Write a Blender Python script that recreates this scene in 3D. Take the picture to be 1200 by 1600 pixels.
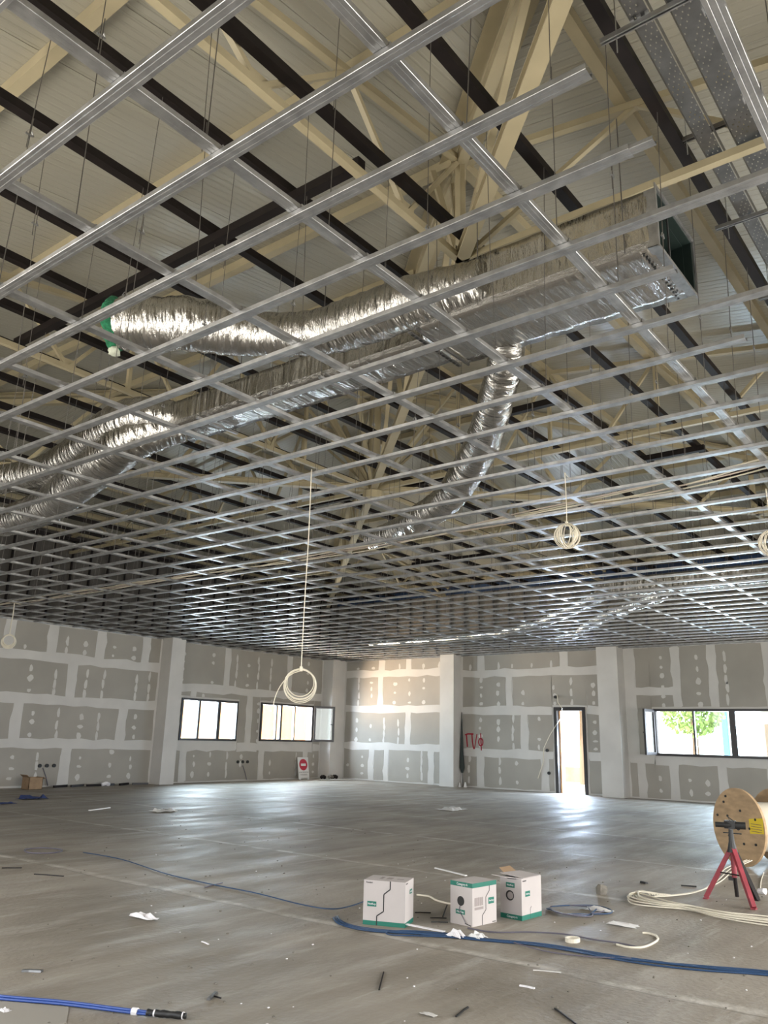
import bpy, bmesh, math, random
from mathutils import Vector, Matrix, noise
random.seed(7)
PI = math.pi
S = bpy.context.scene
COL = S.collection
for o in list(bpy.data.objects):
    bpy.data.objects.remove(o)

# ------------------------------------------------------------------ camera
cam_d = bpy.data.cameras.new('camera')
cam = bpy.data.objects.new('camera', cam_d)
COL.objects.link(cam)
r_ = Vector((0.61316615, -0.78956174, 0.02489031))
u_ = Vector((-0.22774568, -0.14651885, 0.96263395))
f_ = Vector((0.75641204, 0.59592322, 0.26965968))
cam.matrix_world = Matrix(((r_.x, u_.x, -f_.x, 0), (r_.y, u_.y, -f_.y, 0), (r_.z, u_.z, -f_.z, 1.5), (0, 0, 0, 1)))
cam_d.sensor_fit = 'VERTICAL'
cam_d.sensor_height = 36
cam_d.lens = 1264.35 / 1600 * 36
cam_d.clip_start = 0.05
cam_d.clip_end = 300
S.camera = cam

# ------------------------------------------------------------------ light
world = bpy.data.worlds.new('sky')
S.world = world
world.use_nodes = True
bg = world.node_tree.nodes['Background']
bg.inputs[0].default_value = (0.90, 0.95, 1.0, 1)
bg.inputs[1].default_value = 5.0
sun_d = bpy.data.lights.new('sun', 'SUN')
sun_d.energy = 16
sun_d.angle = 0.01
sun_d.color = (1, 0.93, 0.82)
sun = bpy.data.objects.new('sun', sun_d)
COL.objects.link(sun)
sun.rotation_euler = Vector((0.42, -0.30, -1.0)).to_track_quat('-Z', 'Y').to_euler()


def daylight(name, loc, aim, sx, sy, power, color):
    d = bpy.data.lights.new(name, 'AREA')
    d.shape = 'RECTANGLE'
    d.size, d.size_y = sx, sy
    d.energy = power
    d.color = color
    o = bpy.data.objects.new(name, d)
    COL.objects.link(o)
    o.location = loc
    o.rotation_euler = Vector(aim).to_track_quat('-Z', 'Z').to_euler()


# added fill lamps outside openings behind the camera; daylight lamps at windows in view
daylight('fill_back_opening', (-2.3, 8.5, 2.0), (1, 0, -0.16), 13, 3.2, 640, (1.0, 0.93, 0.83))
daylight('fill_side_opening', (10.0, -3.3, 2.0), (0, 1, -0.16), 14, 3.2, 640, (1.0, 0.93, 0.83))
daylight('daylight_window_2', (21.9, 22.2, 1.96), (0.05, -1, -0.25), 2.6, 1.3, 650, (0.74, 0.86, 1.0))
daylight('daylight_window_1', (18.2, 22.2, 1.96), (0, -1, -0.25), 2.3, 1.3, 540, (0.74, 0.86, 1.0))
daylight('daylight_door', (25.3, 11.6, 1.3), (-1, 0, -0.1), 1.0, 2.4, 680, (0.60, 0.77, 1.0))
daylight('daylight_window_3', (25.3, 6.8, 1.9), (-1, 0, -0.25), 4.0, 1.3, 1250, (0.66, 0.81, 1.0))

# added lamp mimicking orange house bounce through window 2 onto the far right wall
bl_ = bpy.data.lights.new('bounce_lamp_window_2', 'AREA')
bl_.shape = 'RECTANGLE'
bl_.size, bl_.size_y = 2.0, 0.7
bl_.energy = 1700
bl_.color = (1.0, 0.68, 0.38)
bo_ = bpy.data.objects.new('bounce_lamp_window_2', bl_)
COL.objects.link(bo_)
bo_.location = (22.0, 23.4, 0.95)
bo_.rotation_euler = Vector((0.42, -0.8, 0.2)).to_track_quat('-Z', 'Z').to_euler()

S.view_settings.view_transform = 'Standard'
S.view_settings.look = 'None'
S.view_settings.gamma = 1
S.view_settings.use_curve_mapping = False
S.view_settings.exposure = 0.12


# ------------------------------------------------------------------ materials
def new_mat(name, color, rough=0.6, metal=0.0, noise_scale=0, noise_amt=0.0, bump=0.0, bump_scale=30,
            color2=None, stretch=(1, 1, 1), spec=None, detail=4):
    m = bpy.data.materials.new(name)
    m.use_nodes = True
    nt = m.node_tree
    b = nt.nodes['Principled BSDF']
    b.inputs['Roughness'].default_value = rough
    b.inputs['Metallic'].default_value = metal
    if spec is not None:
        b.inputs['Specular IOR Level'].default_value = spec
    b.inputs['Base Color'].default_value = (*color, 1)
    if noise_scale:
        tc = nt.nodes.new('ShaderNodeTexCoord')
        mp = nt.nodes.new('ShaderNodeMapping')
        mp.inputs['Scale'].default_value = stretch
        nt.links.new(tc.outputs['Object'], mp.inputs[0])
        n = nt.nodes.new('ShaderNodeTexNoise')
        n.inputs['Scale'].default_value = noise_scale
        n.inputs['Detail'].default_value = detail
        nt.links.new(mp.outputs[0], n.inputs['Vector'])
        cr = nt.nodes.new('ShaderNodeValToRGB')
        c2 = color2 or tuple(max(0, c * (1 - noise_amt)) for c in color)
        cr.color_ramp.elements[0].position = 0.35
        cr.color_ramp.elements[1].position = 0.68
        cr.color_ramp.elements[0].color = (*c2, 1)
        cr.color_ramp.elements[1].color = (*color, 1)
        nt.links.new(n.outputs[0], cr.inputs[0])
        nt.links.new(cr.outputs[0], b.inputs['Base Color'])
        if bump:
            n2 = nt.nodes.new('ShaderNodeTexNoise')
            n2.inputs['Scale'].default_value = bump_scale
            n2.inputs['Detail'].default_value = detail
            nt.links.new(mp.outputs[0], n2.inputs['Vector'])
            bp = nt.nodes.new('ShaderNodeBump')
            bp.inputs['Strength'].default_value = bump
            bp.inputs['Distance'].default_value = 0.02
            nt.links.new(n2.outputs[0], bp.inputs['Height'])
            nt.links.new(bp.outputs[0], b.inputs['Normal'])
    return m


M = {}
M['plaster'] = new_mat('joint compound', (0.60, 0.58, 0.55), 0.85, noise_scale=1.3, noise_amt=0.10)
M['board'] = new_mat('plasterboard paper', (0.37, 0.345, 0.305), 0.8, noise_scale=0.8, noise_amt=0.14)
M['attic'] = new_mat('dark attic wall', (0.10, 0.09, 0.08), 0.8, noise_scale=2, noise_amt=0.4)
M['cream'] = new_mat('cream steel paint', (0.47, 0.405, 0.265), 0.45, noise_scale=2.5, noise_amt=0.14)
M['brown'] = new_mat('dark brown primer steel', (0.013, 0.009, 0.0085), 0.6, noise_scale=6, noise_amt=0.4, spec=0.25)
M['galv'] = new_mat('galvanised steel', (0.47, 0.475, 0.485), 0.38, 0.85, noise_scale=9, noise_amt=0.30, bump=0.12, bump_scale=30, stretch=(1, 1, 1))
M['galv_dull'] = new_mat('perforated tray steel', (0.21, 0.21, 0.21), 0.45, 0.8, noise_scale=7, noise_amt=0.25)
M['wire'] = new_mat('hanger wire', (0.16, 0.15, 0.14), 0.5, 0.6)
M['black'] = new_mat('black', (0.012, 0.012, 0.012), 0.5)
M['inside'] = new_mat('dark green duct lining', (0.012, 0.025, 0.022), 0.6)
M['frame'] = new_mat('anthracite aluminium', (0.035, 0.032, 0.033), 0.4, noise_scale=3, noise_amt=0.1)
M['wood'] = new_mat('plywood', (0.50, 0.34, 0.19), 0.7, noise_scale=5, noise_amt=0.3, stretch=(1, 1, 3))
M['ply_edge'] = new_mat('plywood edge', (0.30, 0.19, 0.10), 0.8, noise_scale=20, noise_amt=0.4)
M['red'] = new_mat('red paint', (0.30, 0.035, 0.05), 0.5, noise_scale=12, noise_amt=0.3)
M['red_spray'] = new_mat('red spray paint', (0.30, 0.005, 0.02), 0.7)
M['sign_red'] = new_mat('sign red', (0.50, 0.02, 0.05), 0.5)
M['white'] = new_mat('white plastic', (0.72, 0.71, 0.70), 0.5)
M['paper'] = new_mat('paper', (0.78, 0.76, 0.78), 0.8)
M['carton'] = new_mat('white carton', (0.52, 0.475, 0.46), 0.75, noise_scale=4, noise_amt=0.08)
M['green_print'] = new_mat('green print', (0.008, 0.15, 0.105), 0.6)
M['grey_print'] = new_mat('grey print', (0.30, 0.26, 0.25), 0.7)
M['kraft'] = new_mat('kraft cardboard', (0.33, 0.22, 0.13), 0.8, noise_scale=6, noise_amt=0.2)
M['cable_white'] = new_mat('cream cable', (0.68, 0.63, 0.52), 0.5)
M['cable_pink'] = new_mat('pale pink cable', (0.58, 0.49, 0.43), 0.5)
M['cable_blue'] = new_mat('blue cable', (0.02, 0.055, 0.13), 0.45)
M['cable_dark'] = new_mat('grey violet cable', (0.11, 0.10, 0.13), 0.5)
M['blue_bright'] = new_mat('bright blue hose', (0.03, 0.075, 0.30), 0.35)
M['blue_cloth'] = new_mat('blue cloth', (0.03, 0.05, 0.16), 0.9)
M['blue_band'] = new_mat('blue fascia', (0.03, 0.07, 0.17), 0.6, noise_scale=1.0, noise_amt=0.6)
M['yellow'] = new_mat('yellow sticker', (0.70, 0.52, 0.02), 0.6)
M['insul'] = new_mat('green glass wool', (0.03, 0.25, 0.12), 0.95, noise_scale=25, noise_amt=0.5, bump=0.8, bump_scale=60)
M['insul_pale'] = new_mat('pale torn foam', (0.70, 0.74, 0.62), 0.9, noise_scale=25, noise_amt=0.2)
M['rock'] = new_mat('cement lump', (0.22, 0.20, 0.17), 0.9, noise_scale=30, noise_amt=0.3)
M['greenpole'] = new_mat('dark green cloth', (0.035, 0.045, 0.042), 0.8)
M['orange_wall'] = new_mat('orange render', (0.75, 0.42, 0.22), 0.9)
M['white_wall'] = new_mat('white render', (0.8, 0.8, 0.78), 0.9)
M['blue_paint'] = new_mat('blue painted post', (0.05, 0.25, 0.55), 0.6)
M['bark'] = new_mat('bark', (0.18, 0.13, 0.09), 0.9)
M['leaf'] = new_mat('leaves', (0.22, 0.33, 0.10), 0.8)
M['ground'] = new_mat('sunlit paving', (0.62, 0.60, 0.55), 0.9, noise_scale=0.6, noise_amt=0.15)
M['grass'] = new_mat('dry grass', (0.38, 0.42, 0.16), 0.95, noise_scale=2, noise_amt=0.3)

# foil
m = new_mat('crinkled foil', (0.84, 0.83, 0.80), 0.23, 1.0, noise_scale=4, noise_amt=0.12, bump=0.9, bump_scale=9, stretch=(1, 1, 1), detail=7)
M['foil'] = m


def foil_ring(name, stretch, dist):
    m = bpy.data.materials.new(name)
    m.use_nodes = True
    nt = m.node_tree
    b = nt.nodes['Principled BSDF']
    b.inputs['Metallic'].default_value = 1
    b.inputs['Roughness'].default_value = 0.17
    b.inputs['Base Color'].default_value = (0.62, 0.61, 0.59, 1)
    tc = nt.nodes.new('ShaderNodeTexCoord')
    mp = nt.nodes.new('ShaderNodeMapping')
    mp.inputs['Scale'].default_value = stretch
    nt.links.new(tc.outputs['UV'], mp.inputs[0])
    n = nt.nodes.new('ShaderNodeTexNoise')
    n.inputs['Scale'].default_value = 1
    n.inputs['Detail'].default_value = 5
    nt.links.new(mp.outputs[0], n.inputs['Vector'])
    bp = nt.nodes.new('ShaderNodeBump')
    bp.inputs['Strength'].default_value = 1.0
    bp.inputs['Distance'].default_value = dist
    nt.links.new(n.outputs[0], bp.inputs['Height'])
    nt.links.new(bp.outputs[0], b.inputs['Normal'])
    return m


M['foil_flex'] = foil_ring('flexible duct foil', (17, 3.2, 1), 0.060)
M['foil_box'] = foil_ring('duct wrap foil', (9, 1.6, 1), 0.052)

# glass : clear pane that mirrors at grazing angles
m = bpy.data.materials.new('window glass')
m.use_nodes = True
nt = m.node_tree
nt.nodes.remove(nt.nodes['Principled BSDF'])
tb = nt.nodes.new('ShaderNodeBsdfTransparent')
tb.inputs[0].default_value = (0.90, 0.94, 0.93, 1)
gb = nt.nodes.new('ShaderNodeBsdfGlossy')
gb.inputs['Roughness'].default_value = 0.02
lw_ = nt.nodes.new('ShaderNodeLayerWeight')
pw_ = nt.nodes.new('ShaderNodeMath'); pw_.operation = 'POWER'; pw_.inputs[1].default_value = 4.0
nt.links.new(lw_.outputs['Facing'], pw_.inputs[0])
fr = nt.nodes.new('ShaderNodeMath'); fr.operation = 'MULTIPLY_ADD'; fr.inputs[1].default_value = 0.9; fr.inputs[2].default_value = 0.04
nt.links.new(pw_.outputs[0], fr.inputs[0])
mx_ = nt.nodes.new('ShaderNodeMixShader')
nt.links.new(fr.outputs[0], mx_.inputs[0])
nt.links.new(tb.outputs[0], mx_.inputs[1])
nt.links.new(gb.outputs[0], mx_.inputs[2])
nt.links.new(mx_.outputs[0], nt.nodes['Material Output'].inputs[0])
M['glass'] = m

# roof sheet : cream, micro ribs along the slope given by the UV map
m = bpy.data.materials.new('roof panel lining')
m.use_nodes = True
nt = m.node_tree
b = nt.nodes['Principled BSDF']
b.inputs['Base Color'].default_value = (0.385, 0.365, 0.30, 1)
b.inputs['Roughness'].default_value = 0.30
b.inputs['Specular IOR Level'].default_value = 0.6
uv = nt.nodes.new('ShaderNodeTexCoord')
sx = nt.nodes.new('ShaderNodeSeparateXYZ')
nt.links.new(uv.outputs['UV'], sx.inputs[0])
mu = nt.nodes.new('ShaderNodeMath'); mu.operation = 'MULTIPLY'; mu.inputs[1].default_value = 1 / 0.1 * 2 * PI
nt.links.new(sx.outputs[0], mu.inputs[0])
sn = nt.nodes.new('ShaderNodeMath'); sn.operation = 'SINE'
nt.links.new(mu.outputs[0], sn.inputs[0])
pw = nt.nodes.new('ShaderNodeMath'); pw.operation = 'GREATER_THAN'; pw.inputs[1].default_value = 0.72
sm = nt.nodes.new('ShaderNodeMapRange')
sm.inputs[1].default_value = 0.5; sm.inputs[2].default_value = 0.9
nt.links.new(sn.outputs[0], sm.inputs[0])
bp = nt.nodes.new('ShaderNodeBump')
bp.inputs['Strength'].default_value = 0.8
bp.inputs['Distance'].default_value = 0.006
nt.links.new(sm.outputs[0], bp.inputs['Height'])
nt.links.new(bp.outputs[0], b.inputs['Normal'])
M['roof'] = m

# floor : trowelled concrete, slab joints and plaster dust
m = bpy.data.materials.new('concrete screed')
m.use_nodes = True
nt = m.node_tree
N = nt.nodes
LK = nt.links.new
b = N['Principled BSDF']
tc = N.new('ShaderNodeTexCoord')


def ntex(scale, detail, vec, rough=0.6):
    n = N.new('ShaderNodeTexNoise')
    n.inputs['Scale'].default_value = scale
    n.inputs['Detail'].default_value = detail
    n.inputs['Roughness'].default_value = rough
    LK(vec, n.inputs['Vector'])
    return n.outputs[0]


def ramp(src, p0, c0, p1, c1):
    r = N.new('ShaderNodeValToRGB')
    r.color_ramp.elements[0].position = p0
    r.color_ramp.elements[0].color = (*c0, 1)
    r.color_ramp.elements[1].position = p1
    r.color_ramp.elements[1].color = (*c1, 1)
    LK(src, r.inputs[0])
    return r.outputs[0]


def mixc(fac, a, c, mode='MIX'):
    x = N.new('ShaderNodeMix')
    x.data_type = 'RGBA'
    x.blend_type = mode
    if isinstance(fac, float):
        x.inputs[0].default_value = fac
    else:
        LK(fac, x.inputs[0])
    LK(a, x.inputs[6])
    if isinstance(c, tuple):
        x.inputs[7].default_value = (*c, 1)
    else:
        LK(c, x.inputs[7])
    return x.outputs[2]


O = tc.outputs['Object']
mp = N.new('ShaderNodeMapping')
mp.inputs['Rotation'].default_value = (0, 0, 0.5)
mp.inputs['Scale'].default_value = (0.5, 2.2, 1)
LK(O, mp.inputs[0])
base = ramp(ntex(0.55, 6, O), 0.36, (0.235, 0.208, 0.172), 0.66, (0.355, 0.322, 0.275))
streak = ramp(ntex(1.3, 8, mp.outputs[0], 0.7), 0.52, (0, 0, 0), 0.78, (0.6, 0.6, 0.6))
c = mixc(streak, base, (0.60, 0.585, 0.555))
mp2 = N.new('ShaderNodeMapping')
mp2.inputs['Rotation'].default_value = (0, 0, -0.9)
mp2.inputs['Scale'].default_value = (0.35, 3.5, 1)
LK(O, mp2.inputs[0])
st2 = ramp(ntex(2.0, 6, mp2.outputs[0], 0.7), 0.60, (0, 0, 0), 0.80, (0.55, 0.55, 0.55))
c = mixc(st2, c, (0.66, 0.65, 0.62))
dk = ramp(ntex(0.9, 5, mp2.outputs[0], 0.6), 0.35, (0.82, 0.80, 0.77), 0.60, (1, 1, 1))
c = mixc(1.0, c, dk, 'MULTIPLY')
# slab joints every 2.85 m
sep = N.new('ShaderNodeSeparateXYZ')
wob = N.new('ShaderNodeTexNoise')
wob.inputs['Scale'].default_value = 1.2
LK(O, wob.inputs['Vector'])
LK(O, sep.inputs[0])


def joint(axis, period, phase, width):
    a = N.new('ShaderNodeMath'); a.operation = 'MULTIPLY_ADD'
    LK(wob.outputs[0], a.inputs[0]); a.inputs[1].default_value = 0.16
    LK(sep.outputs[axis], a.inputs[2])
    s = N.new('ShaderNodeMath'); s.operation = 'SUBTRACT'; s.inputs[1].default_value = phase + 0.08
    LK(a.outputs[0], s.inputs[0])
    pp = N.new('ShaderNodeMath'); pp.operation = 'PINGPONG'; pp.inputs[1].default_value = period / 2
    LK(s.outputs[0], pp.inputs[0])
    lt = N.new('ShaderNodeMapRange')
    lt.inputs[1].default_value = 0.0; lt.inputs[2].default_value = width
    lt.inputs[3].default_value = 1; lt.inputs[4].default_value = 0
    LK(pp.outputs[0], lt.inputs[0])
    return lt.outputs[0]


j = joint(0, 2.86, 5.62, 0.09)
br = ramp(ntex(2.5, 5, O, 0.7), 0.40, (0.0, 0.0, 0.0), 0.60, (0.75, 0.75, 0.75))
jm = N.new('ShaderNodeMath'); jm.operation = 'MULTIPLY'
LK(j, jm.inputs[0]); LK(br, jm.inputs[1])
c = mixc(jm.outputs[0], c, (0.62, 0.59, 0.54))
j2 = joint(0, 2.86, 5.56, 0.018)
j2m = N.new('ShaderNodeMath'); j2m.operation = 'MULTIPLY'; j2m.inputs[1].default_value = 0.6
LK(j2, j2m.inputs[0])
c = mixc(j2m.outputs[0], c, (0.12, 0.11, 0.09))
LK(c, b.inputs['Base Color'])
rr = ramp(ntex(1.1, 6, mp.outputs[0]), 0.35, (0.46, 0.46, 0.46), 0.7, (0.72, 0.72, 0.72))
LK(rr, b.inputs['Roughness'])
b.inputs['Specular IOR Level'].default_value = 0.5
wv = N.new('ShaderNodeTexNoise')
wv.inputs['Scale'].default_value = 22
wv.inputs['Detail'].default_value = 4
LK(O, wv.inputs['Vector'])
bp = N.new('ShaderNodeBump')
bp.inputs['Strength'].default_value = 0.55
bp.inputs['Distance'].default_value = 0.014
LK(wv.outputs[0], bp.inputs['Height'])
LK(bp.outputs[0], b.inputs['Normal'])
M['floor'] = m


# ------------------------------------------------------------------ mesh helpers
class MB:
    """collects faces in world coordinates; build() links ONE mesh object"""

    def __init__(s):
        s.v = []
        s.f = []
        s.uv = None
        s.sm = False

    def box(s, a, b):
        x0, y0, z0 = a
        x1, y1, z1 = b
        n = len(s.v)
        s.v += [Vector(p) for p in ((x0, y0, z0), (x1, y0, z0), (x1, y1, z0), (x0, y1, z0), (x0, y0, z1), (x1, y0, z1), (x1, y1, z1), (x0, y1, z1))]
        s.f += [(n, n + 3, n + 2, n + 1), (n + 4, n + 5, n + 6, n + 7), (n, n + 1, n + 5, n + 4), (n + 1, n + 2, n + 6, n + 5), (n + 2, n + 3, n + 7, n + 6), (n + 3, n, n + 4, n + 7)]
        return s

    def sweep(s, p, q, section, up=(0, 0, 1), caps=True):
        """extrude a 2D section (list of (side, up)) from p to q"""
        p, q = Vector(p), Vector(q)
        d = (q - p).normalized()
        up = Vector(up)
        if abs(d.dot(up)) > 0.97:
            up = Vector((1, 0, 0))
        sd = d.cross(up).normalized()
        uu = sd.cross(d).normalized()
        n = len(s.v)
        k = len(section)
        for c in (p, q):
            for a, h in section:
                s.v.append(c + sd * a + uu * h)
        for i in range(k):
            j = (i + 1) % k
            s.f.append((n + i, n + j, n + k + j, n + k + i))
        if caps:
            s.f.append(tuple(n + i for i in reversed(range(k))))
            s.f.append(tuple(n + k + i for i in range(k)))
        return s

    def bar(s, p, q, w, h, up=(0, 0, 1)):
        return s.sweep(p, q, [(-w / 2, -h / 2), (w / 2, -h / 2), (w / 2, h / 2), (-w / 2, h / 2)], up)

    def tube(s, pts, r, n=8, caps=True, wob=0.0, rad=None):
        pts = [Vector(p) for p in pts]
        base = len(s.v)
        K = len(pts)
        prev = None
        for i, p in enumerate(pts):
            d = (pts[min(i + 1, K - 1)] - pts[max(i - 1, 0)]).normalized()
            if prev is None:
                a = Vector((0, 0, 1)) if abs(d.z) < 0.9 else Vector((1, 0, 0))
                sd = d.cross(a).normalized()
            else:
                sd = (prev - d * prev.dot(d)).normalized()
            prev = sd
            uu = d.cross(sd)
            rr = rad[i] if rad else r
            for k in range(n):
                an = 2 * PI * k / n
                q = rr
                if wob:
                    q = rr * (1 + wob * (noise.noise(Vector((i * 0.55, math.cos(an) * 1.3, math.sin(an) * 1.3 + base))) ))
                s.v.append(p + (sd * math.cos(an) + uu * math.sin(an)) * q)
        for i in range(K - 1):
            for k in range(n):
                a = base + i * n + k
                b_ = base + i * n + (k + 1) % n
                s.f.append((a, b_, b_ + n, a + n))
        if caps:
            s.f.append(tuple(base + k for k in reversed(range(n))))
            s.f.append(tuple(base + (K - 1) * n + k for k in range(n)))
        return s

    def poly(s, pts, thick):
        """flat polygon given by 3D points with thickness vector"""
        n = len(s.v)
        k = len(pts)
        t = Vector(thick)
        s.v += [Vector(p) for p in pts] + [Vector(p) + t for p in pts]
        s.f.append(tuple(n + i for i in reversed(range(k))))
        s.f.append(tuple(n + k + i for i in range(k)))
        for i in range(k):
            j = (i + 1) % k
            s.f.append((n + i, n + j, n + k + j, n + k + i))
        return s

    def build(s, name, mat, parent=None, smooth=False, mats=None, uv=None):
        off = Vector(parent.location) if parent else Vector((0, 0, 0))
        if parent and parent.parent:
            off = off + Vector(parent.parent.location)
        me = bpy.data.meshes.new(name)
        me.from_pydata([tuple(v - off) for v in s.v], [], s.f)
        me.update()
        if mats:
            for x in mats:
                me.materials.append(x)
        else:
            me.materials.append(mat)
        bm = bmesh.new()
        bm.from_mesh(me)
        bmesh.ops.recalc_face_normals(bm, faces=bm.faces)
        bm.to_mesh(me)
        bm.free()
        if smooth:
            for p in me.polygons:
                p.use_smooth = True
        o = bpy.data.objects.new(name, me)
        COL.objects.link(o)
        if parent:
            o.parent = parent
        return o


def tag(o, label=None, cat=None, group=None, kind=None):
    if label:
        o['label'] = label
    if cat:
        o['category'] = cat
    if group:
        o['group'] = group
    if kind:
        o['kind'] = kind
    return o


def empty(name, loc, label=None, cat=None, group=None, kind=None):
    o = bpy.data.objects.new(name, None)
    o.empty_display_size = 0.1
    COL.objects.link(o)
    o.location = loc
    return tag(o, label, cat, group, kind)


def box(name, a, b, mat, parent=None):
    return MB().box(a, b).build(name, mat, parent)


ORD = ['first', 'second', 'third', 'fourth', 'fifth', 'sixth', 'seventh', 'eighth', 'ninth', 'tenth', 'eleventh', 'twelfth', 'thirteenth',
       'fourteenth', 'fifteenth', 'sixteenth', 'seventeenth', 'eighteenth', 'nineteenth', 'twentieth']

XW, YW, ZG = 24.5, 21.5, 4.37          # far walls and height of the metal grid
EYE = 1.5


def roof_h(x, y):
    return EYE + 6.3 + 0.15 * min(x - 6.5, y - 4.15, 18.5 - x, 16.15 - y)


# ------------------------------------------------------------------ the setting
fl = MB().box((-2.2, -3.2, -0.15), (XW + 0.3, YW + 0.3, 0.0)).build('floor', M['floor'])
tag(fl, 'rough grey concrete screed floor with pale slab joints and plaster dust', kind='structure')


def wall_cells(axis, pos, thick, lo, hi, z0, z1, holes):
    """box wall with rectangular holes; axis 'x' means wall in plane x=pos running along y"""
    us = sorted({lo, hi} | {h[0] for h in holes} | {h[1] for h in holes})
    zs = sorted({z0, z1} | {h[2] for h in holes} | {h[3] for h in holes})
    mb = MB()
    for i in range(len(us) - 1):
        for k in range(len(zs) - 1):
            u, z = (us[i] + us[i + 1]) / 2, (zs[k] + zs[k + 1]) / 2
            if any(h[0] < u < h[1] and h[2] < z < h[3] for h in holes):
                continue
            if axis == 'x':
                mb.box((pos, us[i], zs[k]), (pos + thick, us[i + 1], zs[k + 1]))
            else:
                mb.box((us[i], pos, zs[k]), (us[i + 1], pos + thick, zs[k + 1]))
    return mb


HOLE_L = [(17.04, 19.46, 1.29, 2.61), (20.54, 23.24, 1.31, 2.63)]
HOLE_R = [(11.06, 12.13, 0.0, 2.61), (4.70, 8.89, 1.22, 2.55)]
wl = tag(wall_cells('y', YW, 0.28, -2.0, XW + 0.28, 0, ZG + 0.05, HOLE_L).build('wall_left', M['plaster']),
         'left far wall, taped grey plasterboard with two windows', kind='structure')
wr = tag(wall_cells('x', XW, 0.28, -3.0, YW, 0, ZG + 0.05, HOLE_R).build('wall_right', M['plaster']),
         'right far wall, taped plasterboard with a doorway and a strip window', kind='structure')
# walls behind the camera: wide unseen openings added to let light in
wn = tag(wall_cells('x', -2.2, 0.2, -3.0, YW, 0, 6.9, [(2, 15, 0.3, 3.6)]).build('wall_back', M['plaster']),
         'plain wall behind the camera with a wide opening', kind='structure')
ws = tag(wall_cells('y', -3.2, 0.2, -2.2, XW + 0.28, 0, 6.9, [(3, 17, 0.3, 3.6)]).build('wall_side', M['plaster']),
         'plain side wall right of the camera with a wide opening', kind='structure')
# attic walls above the grid
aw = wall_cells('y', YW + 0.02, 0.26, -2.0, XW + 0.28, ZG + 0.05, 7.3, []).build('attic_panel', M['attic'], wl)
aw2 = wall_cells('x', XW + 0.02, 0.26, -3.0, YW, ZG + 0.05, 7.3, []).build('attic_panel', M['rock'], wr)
mb = MB()
x = 0.0
while x < XW:
    mb.box((x, YW - 0.03, ZG + 0.1), (x + 0.05, YW + 0.02, 7.2))
    x += 0.6
tag(mb.build('attic_stud', M['brown'], wl), kind='stuff')
mb = MB()
y = -2.5
while y < YW:
    mb.box((XW - 0.03, y, ZG + 0.1), (XW + 0.02, y + 0.05, 7.2))
    y += 0.6
tag(mb.build('attic_stud', M['galv_dull'], wr), kind='stuff')
tr = tag(box('trim_1', (XW - 0.09, -2.5, 6.60), (XW - 0.02, YW, 6.87), M['blue_band']), 'blue strip along the eaves above the far right wall', kind='structure')

# roof: square pyramid of ribbed lining panels, each one metre wide
roof = empty('ceiling', (12.5, 10.15, 8.9), 'pale ribbed roof lining panels rising to a low pyramid', kind='structure')
CX, CY = 12.5, 10.15
APEX_T = 12.3


def roof_side(side):
    """side: direction of the slope; local coords s along the eave, t distance from apex outwards"""
    far = {'-x': CX + 2.2, '+x': XW + 0.1 - CX, '-y': CY + 3.2, '+y': YW + 0.1 - CY}[side]
    lo, hi = {'-x': (-3.2 - CY, YW - CY), '+x': (-3.2 - CY, YW - CY), '-y': (-2.2 - CX, XW - CX), '+y': (-2.2 - CX, XW - CX)}[side]
    s0 = math.floor(lo)
    while s0 < hi:
        a, b_ = max(s0 + 0.004, lo), min(s0 + 0.996, hi)
        s0 += 1
        if b_ - a < 0.02:
            continue
        pts = []
        for s_, t_ in ((a, far), (b_, far)):
            pts.append((s_, t_))
        ta, tb = abs(a), abs(b_)
        if min(ta, tb) >= far:
            continue
        poly = [(a, min(far, 99)), (b_, far), (b_, min(tb, far)), (a, min(ta, far))]
        if a < 0 < b_:
            poly = [(a, far), (b_, far), (b_, tb), (0, 0), (a, ta)]
        q = []
        uvs = []
        for s_, t_ in poly:
            x, y = {'-x': (CX - t_, CY + s_), '+x': (CX + t_, CY + s_), '-y': (CX + s_, CY - t_), '+y': (CX + s_, CY + t_)}[side]
            z = EYE + 6.3 + 0.15 * (6.0 - t_) + 0.13
            q.append(Vector((x, y, z)))
            uvs.append((s_, t_))
        # drop duplicate points
        qq, uu = [], []
        for p, w in zip(q, uvs):
            if not qq or (p - qq[-1]).length > 1e-4:
                qq.append(p)
                uu.append(w)
        if (qq[0] - qq[-1]).length < 1e-4:
            qq.pop(); uu.pop()
        if len(qq) < 3:
            continue
        mbx = MB().poly(qq, (0, 0, 0.08))
        o = mbx.build('roof_panel', M['roof'], roof)
        me = o.data
        uvl = me.uv_layers.new(name='UV')
        for lp in me.loops:
            v = me.vertices[lp.vertex_index].co + roof.location
            if side in ('-x', '+x'):
                uvl.data[lp.index].uv = (v.y, v.x)
            else:
                uvl.data[lp.index].uv = (v.x, v.y)


for sd_ in ('-x', '+x', '-y', '+y'):
    roof_side(sd_)
# folded flashing along the two hips nearest the camera
mb = MB()
for sx_, sy_ in ((-1, -1), (-1, 1), (1, -1), (1, 1)):
    T = 11.2
    a = Vector((CX + sx_ * 0.3, CY + sy_ * 0.3, EYE + 7.2 - 0.045 + 0.10))
    b_ = Vector((CX + sx_ * T, CY + sy_ * T, EYE + 7.2 - 0.15 * T + 0.10))
    mb.sweep(a, b_, [(-0.20, -0.03), (-0.05, -0.012), (0, -0.03), (0.05, -0.012), (0.20, -0.03), (0.20, -0.015), (0, 0.0), (-0.20, -0.015)])
mb.build('hip_flashing', M['cream'], roof)

# columns
def column(name, a, b_, label):
    mbx = MB().box(a, b_)
    o = mbx.build(name, M['plaster'])
    tag(o, label, kind='structure')
    return o


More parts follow.
